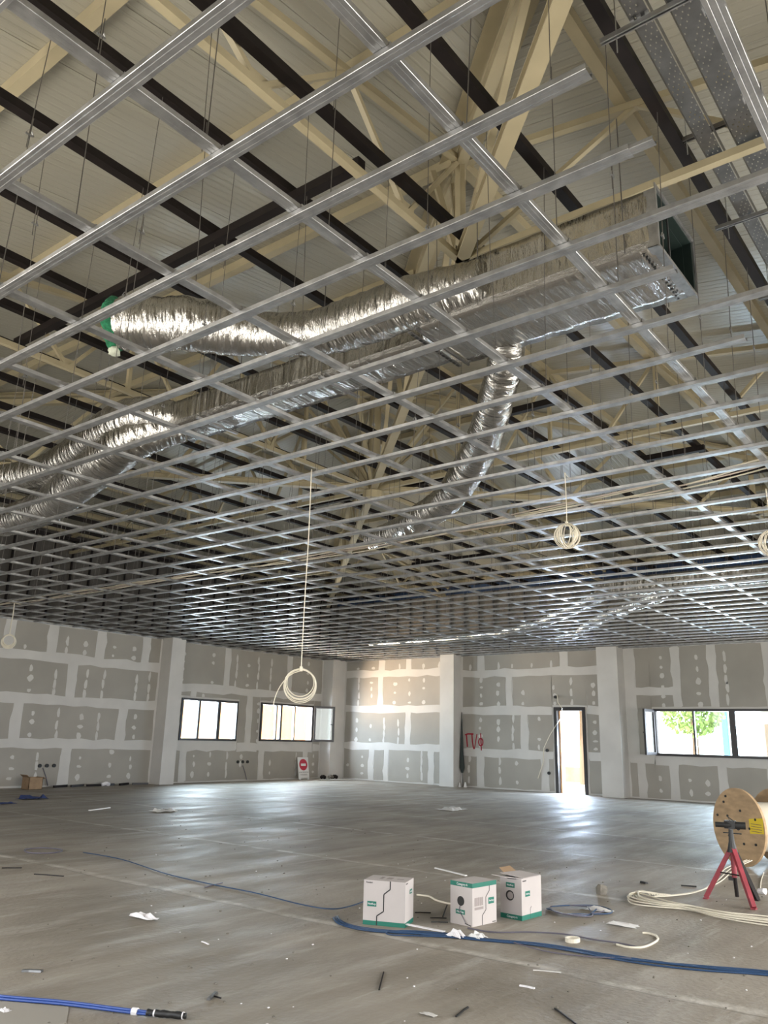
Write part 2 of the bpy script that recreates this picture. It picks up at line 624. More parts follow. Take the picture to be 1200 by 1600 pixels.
col_a = column('trim_2', (16.10, YW - 0.5, 0), (16.62, YW, ZG + 0.03), 'plastered square column against the left wall, left of the windows')
col_b = column('trim_3', (23.75, YW - 0.5, 0), (24.5, YW, ZG + 0.03), 'plastered column in the far corner of the room')
col_c = column('trim_4', (24.0, 15.65, 0), (24.5, 16.22, ZG + 0.03), 'plastered column on the right wall beside the red graffiti')
col_d = column('trim_5', (24.0, 9.74, 0), (24.5, 10.40, ZG + 0.03), 'plastered column on the right wall between doorway and strip window')

# ------------------------------------------------------------------ plasterboard panels and tape
rnd = random.Random(3)


def wallpt(wall, u, z, out):
    return Vector((u, YW - out, z)) if wall == 'L' else Vector((XW - out, u, z))


def wobbly_rect(wall, u0, u1, z0, z1, out0, out1, amp, step=0.25):
    pts = []

    def edge(pa, pb):
        L = math.hypot(pb[0] - pa[0], pb[1] - pa[1])
        n = max(1, int(L / step))
        for i in range(n):
            t = i / n
            pts.append((pa[0] + (pb[0] - pa[0]) * t + rnd.uniform(-amp, amp), pa[1] + (pb[1] - pa[1]) * t + rnd.uniform(-amp, amp)))
    edge((u0, z0), (u1, z0)); edge((u1, z0), (u1, z1)); edge((u1, z1), (u0, z1)); edge((u0, z1), (u0, z0))
    P3 = [wallpt(wall, max(min(u, 99), -99), z, out0) for u, z in pts]
    th = Vector((0, -(out1 - out0), 0)) if wall == 'L' else Vector((-(out1 - out0), 0, 0))
    return MB().poly(P3, th)


def clip_rect(r, holes):
    rs = [r]
    for h in holes:
        out = []
        for a in rs:
            if a[1] <= h[0] or a[0] >= h[1] or a[3] <= h[2] or a[2] >= h[3]:
                out.append(a)
                continue
            if a[0] < h[0]:
                out.append((a[0], h[0], a[2], a[3]))
            if a[1] > h[1]:
                out.append((h[1], a[1], a[2], a[3]))
            u0, u1 = max(a[0], h[0]), min(a[1], h[1])
            if a[2] < h[2]:
                out.append((u0, u1, a[2], h[2]))
            if a[3] > h[3]:
                out.append((u0, u1, h[3], a[3]))
        rs = out
    return rs


def board_field(wall, parent, lo, hi, zs, joints, holes, bw=0.16, hbands=None):
    """zs: heights of the horizontal joints; joints: per row the u of the vertical joints"""
    hol = [(h[0] - 0.06, h[1] + 0.06, h[2] - 0.10, h[3] + 0.06) for h in holes]
    rows = [0.02] + zs + [ZG]
    for i in range(len(rows) - 1):
        z0, z1 = rows[i], rows[i + 1]
        us = [lo] + [u for u in joints[i] if lo < u < hi] + [hi]
        for k in range(len(us) - 1):
            a = us[k] + (0.5 * bw if k else 0.02)
            b_ = us[k + 1] - (0.5 * bw if k < len(us) - 2 else 0.02)
            r = (a, b_, z0 + (0.09 if i else 0.02), z1 - (0.09 if i < len(rows) - 2 else 0.01))
            for c_ in clip_rect(r, hol):
                if c_[1] - c_[0] < 0.12 or c_[3] - c_[2] < 0.1:
                    continue
                wobbly_rect(wall, *c_, 0.001, 0.006, 0.016, 0.3).build('plasterboard_panel', M['board'], parent)
            # filled screw spots in vertical lines
            mbx = MB()
            n = 0
            u = a + 0.30
            while u < b_ - 0.2:
                if rnd.random() < 0.8:
                    stripe = rnd.random() < 0.22
                    zz = z0 + 0.22
                    while zz < z1 - 0.2:
                        if not any(h[0] < u < h[1] and h[2] < zz < h[3] for h in hol) and rnd.random() < (0.9 if not stripe else 1):
                            w_, h_ = (rnd.uniform(0.04, 0.09), rnd.uniform(0.04, 0.11)) if not stripe else (0.05, 0.15)
                            pts = []
                            du = rnd.uniform(-0.02, 0.02)
                            for q in range(8):
                                an = q * PI / 4
                                pts.append(wallpt(wall, u + du + w_ * math.cos(an) * rnd.uniform(0.7, 1.2), zz + h_ * math.sin(an) * rnd.uniform(0.7, 1.2), 0.006))
                            mbx.poly(pts, (0, -0.003, 0) if wall == 'L' else (-0.003, 0, 0))
                            n += 1
                        zz += rnd.uniform(0.22, 0.36)
                u += rnd.uniform(0.48, 0.75)
            if n:
                tag(mbx.build('filler_spot', M['plaster'], parent), kind='stuff')
        # vertical tape bands
        for u in us[1:-1]:
            for c_ in clip_rect((u - bw / 2, u + bw / 2, z0 - 0.05 if i else z0, z1 + (0.05 if i < len(rows) - 2 else -0.01)), hol):
                if c_[1] - c_[0] > 0.05 and c_[3] - c_[2] > 0.1:
                    wobbly_rect(wall, *c_, 0.0, 0.009, 0.045, 0.3).build('joint_tape', M['plaster'], parent)
    for z in zs:
        for c_ in clip_rect((lo, hi, z - 0.13, z + 0.13), hol):
            if c_[1] - c_[0] > 0.1 and c_[3] - c_[2] > 0.05:
                wobbly_rect(wall, *c_, 0.0, 0.010, 0.035, 0.4).build('joint_tape', M['plaster'], parent)


board_field('L', wl, 6.0, 16.05, [1.14, 2.31, 3.47], [[8.2, 13.2], [9.0, 11.62, 14.9], [10.3, 13.1], [8.9, 11.1, 12.35, 13.9, 15.5]], HOLE_L, 0.30)
board_field('L', wl, 16.66, 23.7, [1.10, 2.95, ], [[17.3, 20.7, 22.95], [17.5, 20.0], [18.85, 21.9]], HOLE_L, 0.26)
board_field('R', wr, 16.26, 20.95, [1.22, 2.57, 3.86], [[16.9, 18.9, 19.6], [17.95], [19.25], [17.95, 19.2]], HOLE_R, 0.24)
board_field('R', wr, 10.44, 15.60, [1.13, 2.51, 3.75], [[12.5, 14.9], [13.2], [13.75], [11.75, 14.85]], HOLE_R, 0.26)
board_field('R', wr, -2.5, 9.70, [1.10], [[4.4, 5.75, 7.05, 8.4, 9.35], [4.1, 5.6, 7.1, 8.15, 9.5]], HOLE_R, 0.24)
wobbly_rect('R', 8.15, 9.5, 2.95, 3.20, 0.0, 0.011, 0.03).build('joint_tape', M['plaster'], wr)
# conduit boxes for sockets on the left wall, holes beside the door
for i, (u, z, w) in enumerate(((12.45, 0.56, 'L'), (12.66, 0.56, 'L'), (12.87, 0.56, 'L'), (19.62, 0.62, 'L'), (19.84, 0.62, 'L'), (20.06, 0.62, 'L'), (12.40, 1.27, 'R'), (12.36, 0.58, 'R'), (12.05, 2.93, 'R'))):
    p = wallpt(w, u, z, 0.02)
    mbx = MB()
    d = Vector((0, -1, 0)) if w == 'L' else Vector((-1, 0, 0))
    mbx.tube([p + d * -0.02, p + d * 0.03], 0.05, 10)
    mbx.build('back_box', M['black'], wl if w == 'L' else wr)
for u, w in ((12.55, 'L'), (19.85, 'L')):
    MB().tube([wallpt(w, u, 0.50, 0.03), wallpt(w, u + 0.12, 0.28, 0.03), wallpt(w, u + 0.2, 0.04, 0.05)], 0.012, 6).build('conduit', M['cable_dark'], wl)


# ------------------------------------------------------------------ windows and door
def ring(mbx, axis, pos, u0, u1, z0, z1, w, d0, d1):
    """rectangular frame in plane; axis 'y' = plane y=pos"""
    for a in ((u0, u1, z0, z0 + w), (u0, u1, z1 - w, z1), (u0, u0 + w, z0 + w, z1 - w), (u1 - w, u1, z0 + w, z1 - w)):
        if axis == 'y':
            mbx.box((a[0], pos + d0, a[2]), (a[1], pos + d1, a[3]))
        else:
            mbx.box((pos + d0, a[0], a[2]), (pos + d1, a[1], a[3]))


def window(name, axis, pos, u0, u1, z0, z1, muls, label, glass_bays):
    e = empty(name, (u0, pos, z0) if axis == 'y' else (pos, u0, z0), label, kind='structure')
    mbx = MB()
    ring(mbx, axis, pos, u0, u1, z0, z1, 0.07, -0.03, 0.10)
    mbx.build('frame', M['frame'], e)
    for mu_, w_ in muls:
        a, b_ = mu_ - w_ / 2, mu_ + w_ / 2
        if axis == 'y':
            box('mullion', (a, pos - 0.02, z0 + 0.07), (b_, pos + 0.08, z1 - 0.07), M['frame'], e)
        else:
            box('mullion', (pos - 0.02, a, z0 + 0.07), (pos + 0.08, b_, z1 - 0.07), M['frame'], e)
    for a, b_ in glass_bays:
        if axis == 'y':
            box('glass_pane', (a, pos + 0.04, z0 + 0.07), (b_, pos + 0.05, z1 - 0.07), M['glass'], e)
        else:
            box('glass_pane', (pos + 0.04, a, z0 + 0.07), (pos + 0.05, b_, z1 - 0.07), M['glass'], e)
    return e


def open_sash(e, hinge, dirv, w, z0, z1):
    """casement leaf swung into the room"""
    h = Vector(hinge)
    d = Vector(dirv).normalized()
    mbx = MB()
    fw = 0.075
    q = h + d * w
    for p1, p2 in (((h, z0 + fw / 2), (q, z0 + fw / 2)), ((h, z1 - fw / 2), (q, z1 - fw / 2))):
        mbx.bar((p1[0].x, p1[0].y, p1[1]), (p2[0].x, p2[0].y, p2[1]), 0.06, fw)
    nrm = Vector((d.y, -d.x, 0))
    for c_ in (h + d * fw / 2, q - d * fw / 2):
        mbx.bar((c_.x, c_.y, z0 + fw), (c_.x, c_.y, z1 - fw), fw, 0.06, up=nrm)
    s_ = mbx.build('open_sash', M['frame'], e)
    a, b_ = h + d * fw, q - d * fw
    MB().bar((a.x, a.y, (z0 + z1) / 2), (b_.x, b_.y, (z0 + z1) / 2), 0.012, z1 - z0 - 2 * fw).build('glass_pane', M['glass'], s_).parent = s_
    c_ = q - d * fw / 2
    MB().bar((c_.x + nrm.x * 0.05, c_.y + nrm.y * 0.05, (z0 + z1) / 2 - 0.02), (c_.x + nrm.x * 0.05 - d.x * 0.12, c_.y + nrm.y * 0.05 - d.y * 0.12, (z0 + z1) / 2 - 0.02), 0.03, 0.03).build('handle', M['black'], s_)
    return s_


w1 = window('window_1', 'y', YW - 0.02, 17.04, 19.46, 1.29, 2.61, [(17.78, 0.08), (18.62, 0.13)], 'left of the two dark-framed windows in the left wall', [(17.1, 17.74), (17.82, 18.55), (18.69, 19.4)])
w2 = window('window_2', 'y', YW - 0.02, 20.54, 23.24, 1.31, 2.63, [(21.32, 0.05), (21.55, 0.09), (22.25, 0.05)], 'right of the two dark-framed windows in the left wall, with its casement open', [(20.6, 21.3), (21.6, 22.2)])
open_sash(w2, (23.22, YW - 0.10, 0), (math.cos(0.62), -math.sin(0.62), 0), 0.80, 1.33, 2.62)
w3 = window('window_3', 'x', XW - 0.02, 4.70, 8.89, 1.22, 2.55, [(7.73, 0.05), (6.66, 0.17)], 'long dark-framed strip window in the right wall with an open casement', [(6.75, 7.70), (4.77, 6.58)])
open_sash(w3, (XW - 0.06, 8.87, 0), (-1, 0.05, 0), 0.72, 1.24, 2.53)
# door frame with open doorway
dr = empty('door_1', (XW, 11.6, 0), 'open doorway with a dark frame in the right wall', kind='structure')
mbx = MB()
mbx.box((XW - 0.04, 11.06, 0), (XW + 0.12, 11.16, 2.61))
mbx.box((XW - 0.04, 12.03, 0), (XW + 0.12, 12.13, 2.61))
mbx.box((XW - 0.04, 11.16, 2.50), (XW + 0.12, 12.03, 2.61))
mbx.build('frame', M['frame'], dr)
box('reveal', (XW + 0.12, 11.98, 0), (XW + 0.34, 12.13, 2.61), M['orange_wall'], dr)
# loose cable hanging through the doorway
MB().tube([(XW - 0.02, 12.0, 3.0), (XW - 0.12, 11.92, 2.75), (XW - 0.10, 11.80, 2.58), (XW + 0.02, 11.90, 2.3), (XW - 0.1, 12.25, 1.75), (XW - 0.05, 12.5, 1.35), (XW - 0.03, 12.55, 0.9), (XW - 0.03, 12.75, 0.4)], 0.014, 5).build('cable', M['cable_white'], dr)

# ------------------------------------------------------------------ outside
gd = tag(MB().box((-60, -60, -0.45), (90, 90, -0.2)).build('ground', M['ground']), 'sunlit pale yard outside the windows', kind='structure')
tag(box('lawn', (36, -20, -0.2), (37.5, 40, 0.45), M['grass']), 'strip of dry yellow-green grass beyond the doorway', 'grass', kind='stuff')
ob = empty('neighbour_house', (24.3, 26.5, -0.2), 'orange rendered building corner seen through the left-hand windows', 'building')
box('wall', (24.0, 25.5, -0.2), (34, 34, 7), M['orange_wall'], ob)
box('roof_edge', (23.7, 25.2, 7), (34.3, 34.3, 7.3), M['white_wall'], ob)
pb = empty('pavilion', (38, 6.5, -0.2), 'white pavilion with blue posts seen through the strip window', 'building')
box('back_wall', (42, 2, -0.2), (42.3, 11.0, 3.4), M['white_wall'], pb)
box('roof', (37.8, 1.6, 3.4), (42.5, 11.2, 3.7), M['white_wall'], pb)
box('beam', (38.0, 1.8, 3.05), (38.25, 11.0, 3.38), M['blue_paint'], pb)
for y in (2.5, 5.0, 7.6, 10.6):
    box('post', (38.0, y, -0.2), (38.22, y + 0.22, 3.05), M['blue_paint'], pb)
box('door_panel', (41.9, 8.9, -0.2), (41.98, 10.0, 2.6), M['kraft'], pb)
box('door_panel', (41.9, 3.9, -0.2), (41.98, 4.9, 2.6), M['kraft'], pb)


def tree(x, y, h, r, label, seed):
    e = empty('tree', (x, y, -0.2), label, 'tree', 'trees outside')
    MB().tube([(x, y, -0.2), (x + 0.1, y, h * 0.5), (x, y + 0.1, h * 0.8)], 0.12, 8, rad=[0.16, 0.11, 0.05]).build('trunk', M['bark'], e)
    rn = random.Random(seed)
    mbx = MB()
    for i in range(900):
        a, b_ = rn.uniform(0, 2 * PI), rn.uniform(-1, 1)
        rr = r * rn.uniform(0.45, 1) ** 0.6
        p = Vector((x + rr * math.cos(a) * math.sqrt(1 - b_ * b_), y + rr * math.sin(a) * math.sqrt(1 - b_ * b_), h * 0.72 + rr * 0.8 * b_))
        d = Vector((rn.uniform(-1, 1), rn.uniform(-1, 1), rn.uniform(-1, 1))).normalized() * 0.13
        d2 = d.cross(Vector((rn.uniform(-1, 1), rn.uniform(-1, 1), rn.uniform(-1, 1)))).normalized() * 0.07
        n = len(mbx.v)
        mbx.v += [p - d, p + d2, p + d, p - d2]
        mbx.f.append((n, n + 1, n + 2, n + 3))
    tag(mbx.build('foliage', M['leaf'], e), kind='stuff')


tree(33.5, 10.6, 3.9, 1.2, 'small leafy tree seen at the left of the strip window', 1)
tree(34.5, 15.8, 5.6, 1.3, 'tree whose leaves show at the top of the doorway', 2)

# ------------------------------------------------------------------ roof steel
BOT = EYE + 4.95        # underside chords of the trusses
# purlins: four concentric squares
side_name = {'-x': 'on the near left roof slope', '-y': 'on the near right roof slope', '+x': 'on the far right roof slope', '+y': 'on the far left roof slope'}
for side in ('-x', '-y', '+x', '+y'):
    for k in range(6):
        t = 2.0 + 1.95 * k if k < 5 else 11.75
        if side == '+y' and CY + t > YW - 0.1:
            t = 11.2
        z = EYE + 6.3 + 0.15 * (6.0 - t) + 0.055
        s_ = t
        lo = -s_
        hi = s_
        if side in ('-x', '+x'):
            x = CX - t if side == '-x' else CX + t
            if x > XW - 0.1:
                x = XW - 0.25
            p, q = (x, max(CY + lo, -3.0), z), (x, min(CY + hi, YW - 0.02), z)
        else:
            y = CY - t if side == '-y' else CY + t
            p, q = (max(CX + lo, -2.0), y, z), (min(CX + hi, XW - 0.02), y, z)
        e = MB()
        d = (Vector(q) - Vector(p)).normalized() * 0.06
        e.bar(Vector(p) + d, Vector(q) - d, 0.11, 0.13)
        o = e.build('roof_purlin', M['cream'])
        tag(o, 'cream steel purlin, %s from the roof peak %s' % (ORD[k], side_name[side]), 'purlin', 'cream roof purlins')


def truss(label, A, B, tops, bots, axis_pt, chord=0.075, webw=0.05, posts=(), group='cream roof trusses', topchord=True, sect=None):
    """A,B ends (x,y); tops: list of params t along AB for top nodes; bots bottom nodes; zigzag web in order"""
    A, B = Vector((*A, 0)), Vector((*B, 0))
    L = (B - A).length
    d = (B - A) / L
    e = empty('roof_truss', (A.x, A.y, BOT), label, 'roof truss', group)

    def T(s_):
        p = A + d * s_
        return Vector((p.x, p.y, roof_h(p.x, p.y) - 0.06))

    def Bn(s_):
        p = A + d * s_
        return Vector((p.x, p.y, BOT + chord / 2))
    mbx = MB()
    if sect:
        mbx.sweep(Bn(0), Bn(L), sect)
    else:
        mbx.bar(Bn(0), Bn(L), chord, chord)
    mbx.build('bottom_chord', M['cream'], e)
    if topchord:
        ts = sorted(set([0, L] + [t for t in tops]))
        mbx = MB()
        for i in range(len(ts) - 1):
            mbx.bar(T(ts[i]), T(ts[i + 1]), chord, chord)
        mbx.build('top_chord', M['cream'], e)
    nodes = sorted([(t, 1) for t in tops] + [(t, 0) for t in bots])
    for i in range(len(nodes) - 1):
        (a, ka), (b_, kb) = nodes[i], nodes[i + 1]
        if ka == kb:
            continue
        MB().bar(T(a) if ka else Bn(a), T(b_) if kb else Bn(b_), webw, webw).build('web_member', M['cream'], e)
    for s_ in posts:
        MB().bar(Bn(s_), T(s_), webw * 1.2, webw * 1.2).build('post', M['cream'], e)
    # gusset plates at bottom nodes
    for s_ in bots:
        c_ = Bn(s_)
        MB().bar(c_ - d * 0.12 + Vector((0, 0, 0.05)), c_ + d * 0.12 + Vector((0, 0, 0.05)), 0.012, 0.16).build('gusset_plate', M['cream'], e)
    return e


HN = (6.5, 4.15)
Y0, Y1, X0, X1 = -2.9, YW - 0.05, -1.9, XW - 0.05
# jack trusses meeting at the near hip joint
t1 = truss('cream steel truss running right from the near joint above the big duct', (6.5, 4.15), (6.5, Y0), [2.0, 3.95, 5.9], [0, 3.2, 5.0, 7.0], None)
k1 = truss('cream steel truss running to the upper left from the near joint', (X0, 4.15), HN, [0.6, 2.55, 4.5, 6.45, 8.35], [1.6, 3.5, 5.4, 7.4, 8.4], None, posts=(8.36,))
t1b = truss('cream truss along the left of the room before the middle truss', (6.5, 16.15), (6.5, Y1), [0.0, 2, 4], [1, 3], None)
k1b = truss('cream truss from the far left hip joint to the left end', (X0, 16.15), (6.5, 16.15), [0.6, 2.55, 4.5, 6.45], [1.6, 3.5, 5.4, 8.4], None)
t3 = truss('cream truss from the right hip joint towards the right side wall', (18.5, 4.15), (18.5, Y0), [2.0, 3.95, 5.9], [0, 3.2, 5.0, 7.0], None)
k3 = truss('cream truss from the right hip joint to the right wall', (18.5, 4.15), (X1, 4.15), [1.9, 3.9], [0, 3.0, 5.6], None)
t4 = truss('cream truss from the farthest hip joint to the left wall', (18.5, 16.15), (18.5, Y1), [2.0, 4], [0, 3.0, 5], None)
k4b = truss('cream truss from the farthest hip joint to the right wall', (18.5, 16.15), (X1, 16.15), [1.9, 3.9], [0, 3.0, 5.6], None)
# main trusses through the peak
L2 = Y1 - Y0
mid = CY - Y0
t2 = truss('large cream truss crossing under the roof peak from left to right', (CX, Y0), (CX, Y1), [mid - 8, mid - 6, mid - 4.05, mid - 2.1, mid + 2.1, mid + 4.05, mid + 6, mid + 8, mid + 10], [mid - 9, mid - 7, mid - 5, mid - 3, mid, mid + 3, mid + 5, mid + 7, mid + 9], None, posts=(mid - 6, mid - 4.05, mid - 2.1, mid + 2.1, mid + 4.05, mid + 6))
midx = CX - X0
k2 = truss('large cream truss crossing under the roof peak towards the far corner', (X0, CY), (X1, CY), [midx - 10, midx - 8, midx - 6, midx - 4.05, midx - 2.1, midx + 2.1, midx + 4.05, midx + 6, midx + 8, midx + 10], [midx - 11, midx - 9, midx - 7, midx - 5, midx - 3, midx, midx + 3, midx + 5, midx + 7, midx + 9, midx + 11], None, posts=(midx - 6, midx - 2.1, midx + 2.1, midx + 6))
I_SEC = [(-0.07, -0.06), (0.07, -0.06), (0.07, -0.045), (0.012, -0.045), (0.012, 0.045), (0.07, 0.045), (0.07, 0.06), (-0.07, 0.06), (-0.07, 0.045), (-0.012, 0.045), (-0.012, -0.045), (-0.07, -0.045)]
# hip trusses on the diagonals
q2 = math.sqrt(2)
for (sx_, sy_), lab in (((-1, -1), 'wide cream diagonal truss sweeping up to the top edge from the near joint'), ((-1, 1), 'cream diagonal truss to the far left corner'),
                        ((1, -1), 'cream diagonal truss to the right corner'), ((1, 1), 'cream diagonal truss to the far corner of the room')):
    ext = min((CX - X0) if sx_ < 0 else (X1 - CX), (CY - Y0) if sy_ < 0 else (Y1 - CY))
    A_ = (CX, CY)
    B_ = (CX + sx_ * ext, CY + sy_ * ext)
    truss(lab, A_, B_, [2.9 * 1, 5.6, 8.45, 11.2], [1.4, 4.2, 8.45 - 1.4 + 0.0, 8.5, 12.7], None, posts=(8.45,), sect=I_SEC, chord=0.12, webw=0.07)
# king post tube under the peak
kp = empty('king_post', (CX, CY, BOT - 0.15), 'thick round cream post hanging under the roof peak', 'post')
MB().tube([(CX, CY, BOT - 0.05), (CX, CY, roof_h(CX, CY) - 0.02)], 0.125, 20).build('tube', M['cream'], kp, smooth=True)
MB().tube([(CX, CY, BOT - 0.17), (CX, CY, BOT - 0.02)], 0.22, 12).build('bottom_plate', M['cream'], kp)
for k in range(8):
    an = k * PI / 4 + 0.39
    d = Vector((math.cos(an), math.sin(an), 0))
    MB().bar(Vector((CX, CY, BOT + 0.1)) + d * 0.1, Vector((CX, CY, 0)) + d * 1.5 + Vector((0, 0, roof_h(CX + d.x * 1.5, CY + d.y * 1.5) - 0.1)), 0.07, 0.07).build('strut', M['cream'], kp)
# struts fanning up from the near joint
fan = empty('roof_strut', (HN[0], HN[1], BOT), 'cluster of cream steel struts rising from the near joint to the hip', 'strut')
for dx, dy, w_ in ((0.0, 0.0, 0.12), (0.25, 0.28, 0.07), (0.75, 0.70, 0.10), (-0.05, 0.35, 0.06)):
    MB().bar((HN[0] + dx * 0.1, HN[1] + dy * 0.1, BOT + 0.06), (HN[0] + dx, HN[1] + dy, roof_h(HN[0] + dx, HN[1] + dy) - 0.05), w_, 0.06, up=(1, -1, 0)).build('strut', M['cream'], fan)

# dark brown beams carrying the hangers
DZ = EYE + 5.17
DYS = [1.76, 2.90, 4.06, 5.07, 6.20, 7.39, 8.48, 9.56, 10.60] + [10.60 + 1.13 * k for k in range(1, 10)]
for k, y in enumerate(DYS):
    mb = MB()
    mb.sweep((X0, y, DZ + 0.045), (X1 - 0.2, y, DZ + 0.045), [(-0.05, -0.045), (0.05, -0.045), (0.05, -0.035), (0.05, 0.045), (-0.05, 0.045), (-0.05, -0.03)])
    o = mb.build('dark_beam', M['brown'])
    tag(o, 'dark brown steel beam across the roof space, %s from the cable trays' % ORD[k], 'beam', 'dark beams under the roof')
for i, (x, ya, yb, lab) in enumerate(((4.80, 4.15, 10.3, 'dark brown cross beam left of the big duct, reaching past the green duct end'), (10.75, 5.0, 6.0, 'short dark cross beam right of the hanging flexible duct'),
                                      (14.1, 3.9, 5.1, 'short dark cross beam near the right flexible duct end'), (15.9, 3.2, 4.3, 'short dark cross beam low on the far right'), (19.5, 11.6, 14.2, 'far dark cross beam behind the roof centre'),
                                      (13.0, 8.6, 12.6, 'dark cross beam just beyond the king post'))):
    o = MB().bar((x, ya, DZ - 0.052), (x, yb, DZ - 0.052), 0.10, 0.10).build('cross_beam', M['brown'])
    tag(o, lab, 'beam')
    for yy in (ya + 0.1, yb - 0.1):
        pass

# ------------------------------------------------------------------ suspended ceiling grid
def cd_section(w, h, t=0.0018, g=0.006):
    """C profile, open side up, with two grooves in the web"""
    a = w / 2
    gq = 0.0012
    lower = [(-a + 0.009, h), (-a, h), (-a, 0.002), (-a + 0.002, 0), (-a * 0.45, 0), (-a * 0.38, gq), (-a * 0.30, 0), (a * 0.30, 0), (a * 0.38, gq), (a * 0.45, 0), (a - 0.002, 0), (a, 0.002), (a, h), (a - 0.009, h)]
    upper = [(a - 0.009, h - t), (a - t, h - t), (a - t, t), (a * 0.45, t), (-a * 0.45, t), (-a + t, t), (-a + t, h - t), (-a + 0.009, h - t)]
    return lower + upper


SEC = cd_section(0.076, 0.032, g=0.004)
grid = empty('ceiling_grid', (12.5, 10.0, ZG), 'suspended grid of galvanised steel profiles for a plasterboard ceiling, hung on wires', 'ceiling grid')
FX = [1.06 + 0.593 * k for k in range(40)]
FX = [x for x in FX if x < XW - 0.1]
ends = {3: 1.14, 4: 1.18, 6: 1.36, 8: 1.25}
for k, x in enumerate(FX):
    y0 = ends.get(k, -1.6)
    o = MB().sweep((x, y0, ZG), (x, YW - 0.03, ZG), SEC).build('furring_profile', M['galv'], grid)
# loose joining piece at the end of one profile
MB().sweep((FX[4], 1.06, ZG + 0.004), (FX[4], 1.3, ZG + 0.004), cd_section(0.056, 0.022)).build('joining_piece', M['galv'], grid)
MY = [0.60, 1.83, 2.92, 4.06, 5.17]
while MY[-1] + 1.13 < YW - 0.1:
    MY.append(MY[-1] + 1.13)
for y in MY:
    MB().sweep((X0 + 1.0, y, ZG + 0.034), (XW - 0.03, y, ZG + 0.034), SEC).build('carrier_profile', M['galv'], grid)
# perimeter channel
pc = MB()
pc.box((1.0, YW - 0.03, ZG - 0.002), (XW, YW - 0.002, ZG + 0.03))
pc.box((XW - 0.03, -1.6, ZG - 0.002), (XW - 0.002, YW - 0.03, ZG + 0.03))
pc.build('perimeter_channel', M['galv'], grid)
# clips at the crossings
mb = MB()
for x in FX:
    for y in MY:
        if x * x + y * y < 260:
            for s_ in (-1, 1):
                mb.box((x - 0.022, y + s_ * 0.041 - 0.002, ZG + 0.02), (x + 0.022, y + s_ * 0.041 + 0.002, ZG + 0.070))
tag(mb.build('crossing_clip', M['galv'], grid), kind='stuff')
# hangers
rnh = random.Random(11)
hang = []
for i, y in enumerate(MY):
    x = 1.0 + rnh.uniform(0, 0.5)
    while x < XW - 0.5:
        hang.append((x, y))
        x += rnh.uniform(0.85, 1.05)
hang.sort(key=lambda p: p[0] ** 2 + p[1] ** 2)
hang = [p for p in hang if abs(p[1] - 0.6) > 0.1 or p[0] > 3.5]
rest = MB()


def hanger(mbx, x, y, sides):
    ty = min(DYS, key=lambda v: abs(v - y))
    if abs(ty - y) > 0.6:
        ty = y
    dx = rnh.uniform(-0.06, 0.06)
    top = Vector((x + dx, ty + rnh.uniform(-0.05, 0.05), DZ + (0.0 if abs(ty - y) < 0.6 and y > 1 else 0.4)))
    low = Vector((x, y, ZG + 0.05))
    zc = rnh.uniform(0.25, 0.62)
    cpt = low.lerp(top, zc)
    r = 0.0036
    off = Vector((0.016, 0, 0))
    mbx.tube([cpt - off * 0.6 + Vector((0, 0, -0.12)), top], r, sides)
    mbx.tube([low + off, cpt + off * 0.5 + Vector((0, 0, 0.14))], r, sides)
    return cpt


for i, (x, y) in enumerate(hang):
    if i < 280:
        mbx = MB()
        c_ = hanger(mbx, x, y, 4)
        o = mbx.build('hanger_wire', M['wire'], grid)
        if i < 70:
            cl = MB()
            cl.box((c_.x - 0.03, c_.y - 0.006, c_.z - 0.012), (c_.x + 0.03, c_.y + 0.006, c_.z + 0.0))
            cl.bar(c_ + Vector((-0.03, 0, -0.01)), c_ + Vector((-0.012, 0, 0.03)), 0.012, 0.003)
            cl.bar(c_ + Vector((0.03, 0, -0.01)), c_ + Vector((0.012, 0, 0.03)), 0.012, 0.003)
            k_ = cl.build('hanger_clip', M['galv'], grid)
            k_.parent = o
            MB().box((x - 0.03, y - 0.008, ZG + 0.045), (x + 0.03, y + 0.008, ZG + 0.08)).build('carrier_clip', M['galv'], grid)
    else:
        hanger(rest, x, y, 3)
tag(rest.build('hanger_wire', M['wire'], grid), kind='stuff')

# ------------------------------------------------------------------ cable trays upper right
def tray(y0, y1, x0, x1, z, label, rows):
    e = empty('cable_tray', (x0, (y0 + y1) / 2, z), label, 'cable tray')
    # perforated bottom: grid of faces with hexagonal holes near the camera
    mbx = MB()
    step = 0.05
    nx = int((x1 - x0) / step)
    ny = rows * 2
    dy = (y1 - y0 - 0.02) / ny
    for i in range(nx):
        for j in range(ny):
            a, b_ = x0 + i * step, x0 + (i + 1) * step
            c_, d_ = y0 + 0.01 + j * dy, y0 + 0.01 + (j + 1) * dy
            n = len(mbx.v)
            hole = (i + j) % 2 == 0 and (i * 7 + j * 3) % 5 != 0
            if not hole:
                mbx.v += [Vector((a, c_, z)), Vector((b_, c_, z)), Vector((b_, d_, z)), Vector((a, d_, z))]
                mbx.f.append((n, n + 1, n + 2, n + 3))
            else:
                mx, my = (a + b_) / 2, (c_ + d_) / 2
                rx, ry = 0.008, 0.0042
                outer = [(a, c_), (b_, c_), (b_, d_), (a, d_)]
                inner = [(mx - rx, my - ry), (mx + rx, my - ry), (mx + rx, my + ry), (mx - rx, my + ry)]
                mbx.v += [Vector((*p, z)) for p in outer] + [Vector((*p, z + 0.001)) for p in inner]
                for k in range(4):
                    q = (k + 1) % 4
                    mbx.f.append((n + k, n + q, n + 4 + q, n + 4 + k))
    bm_ = mbx.build('tray_bottom', M['galv_dull'], e)
    for yy in (y0, y1):
        MB().box((x0, yy - 0.0015 if yy == y0 else yy - 0.0005, z), (x1, yy + 0.0005 if yy == y0 else yy + 0.0015, z + 0.06)).build('tray_side', M['galv_dull'], e)
    s_ = y0
    return e


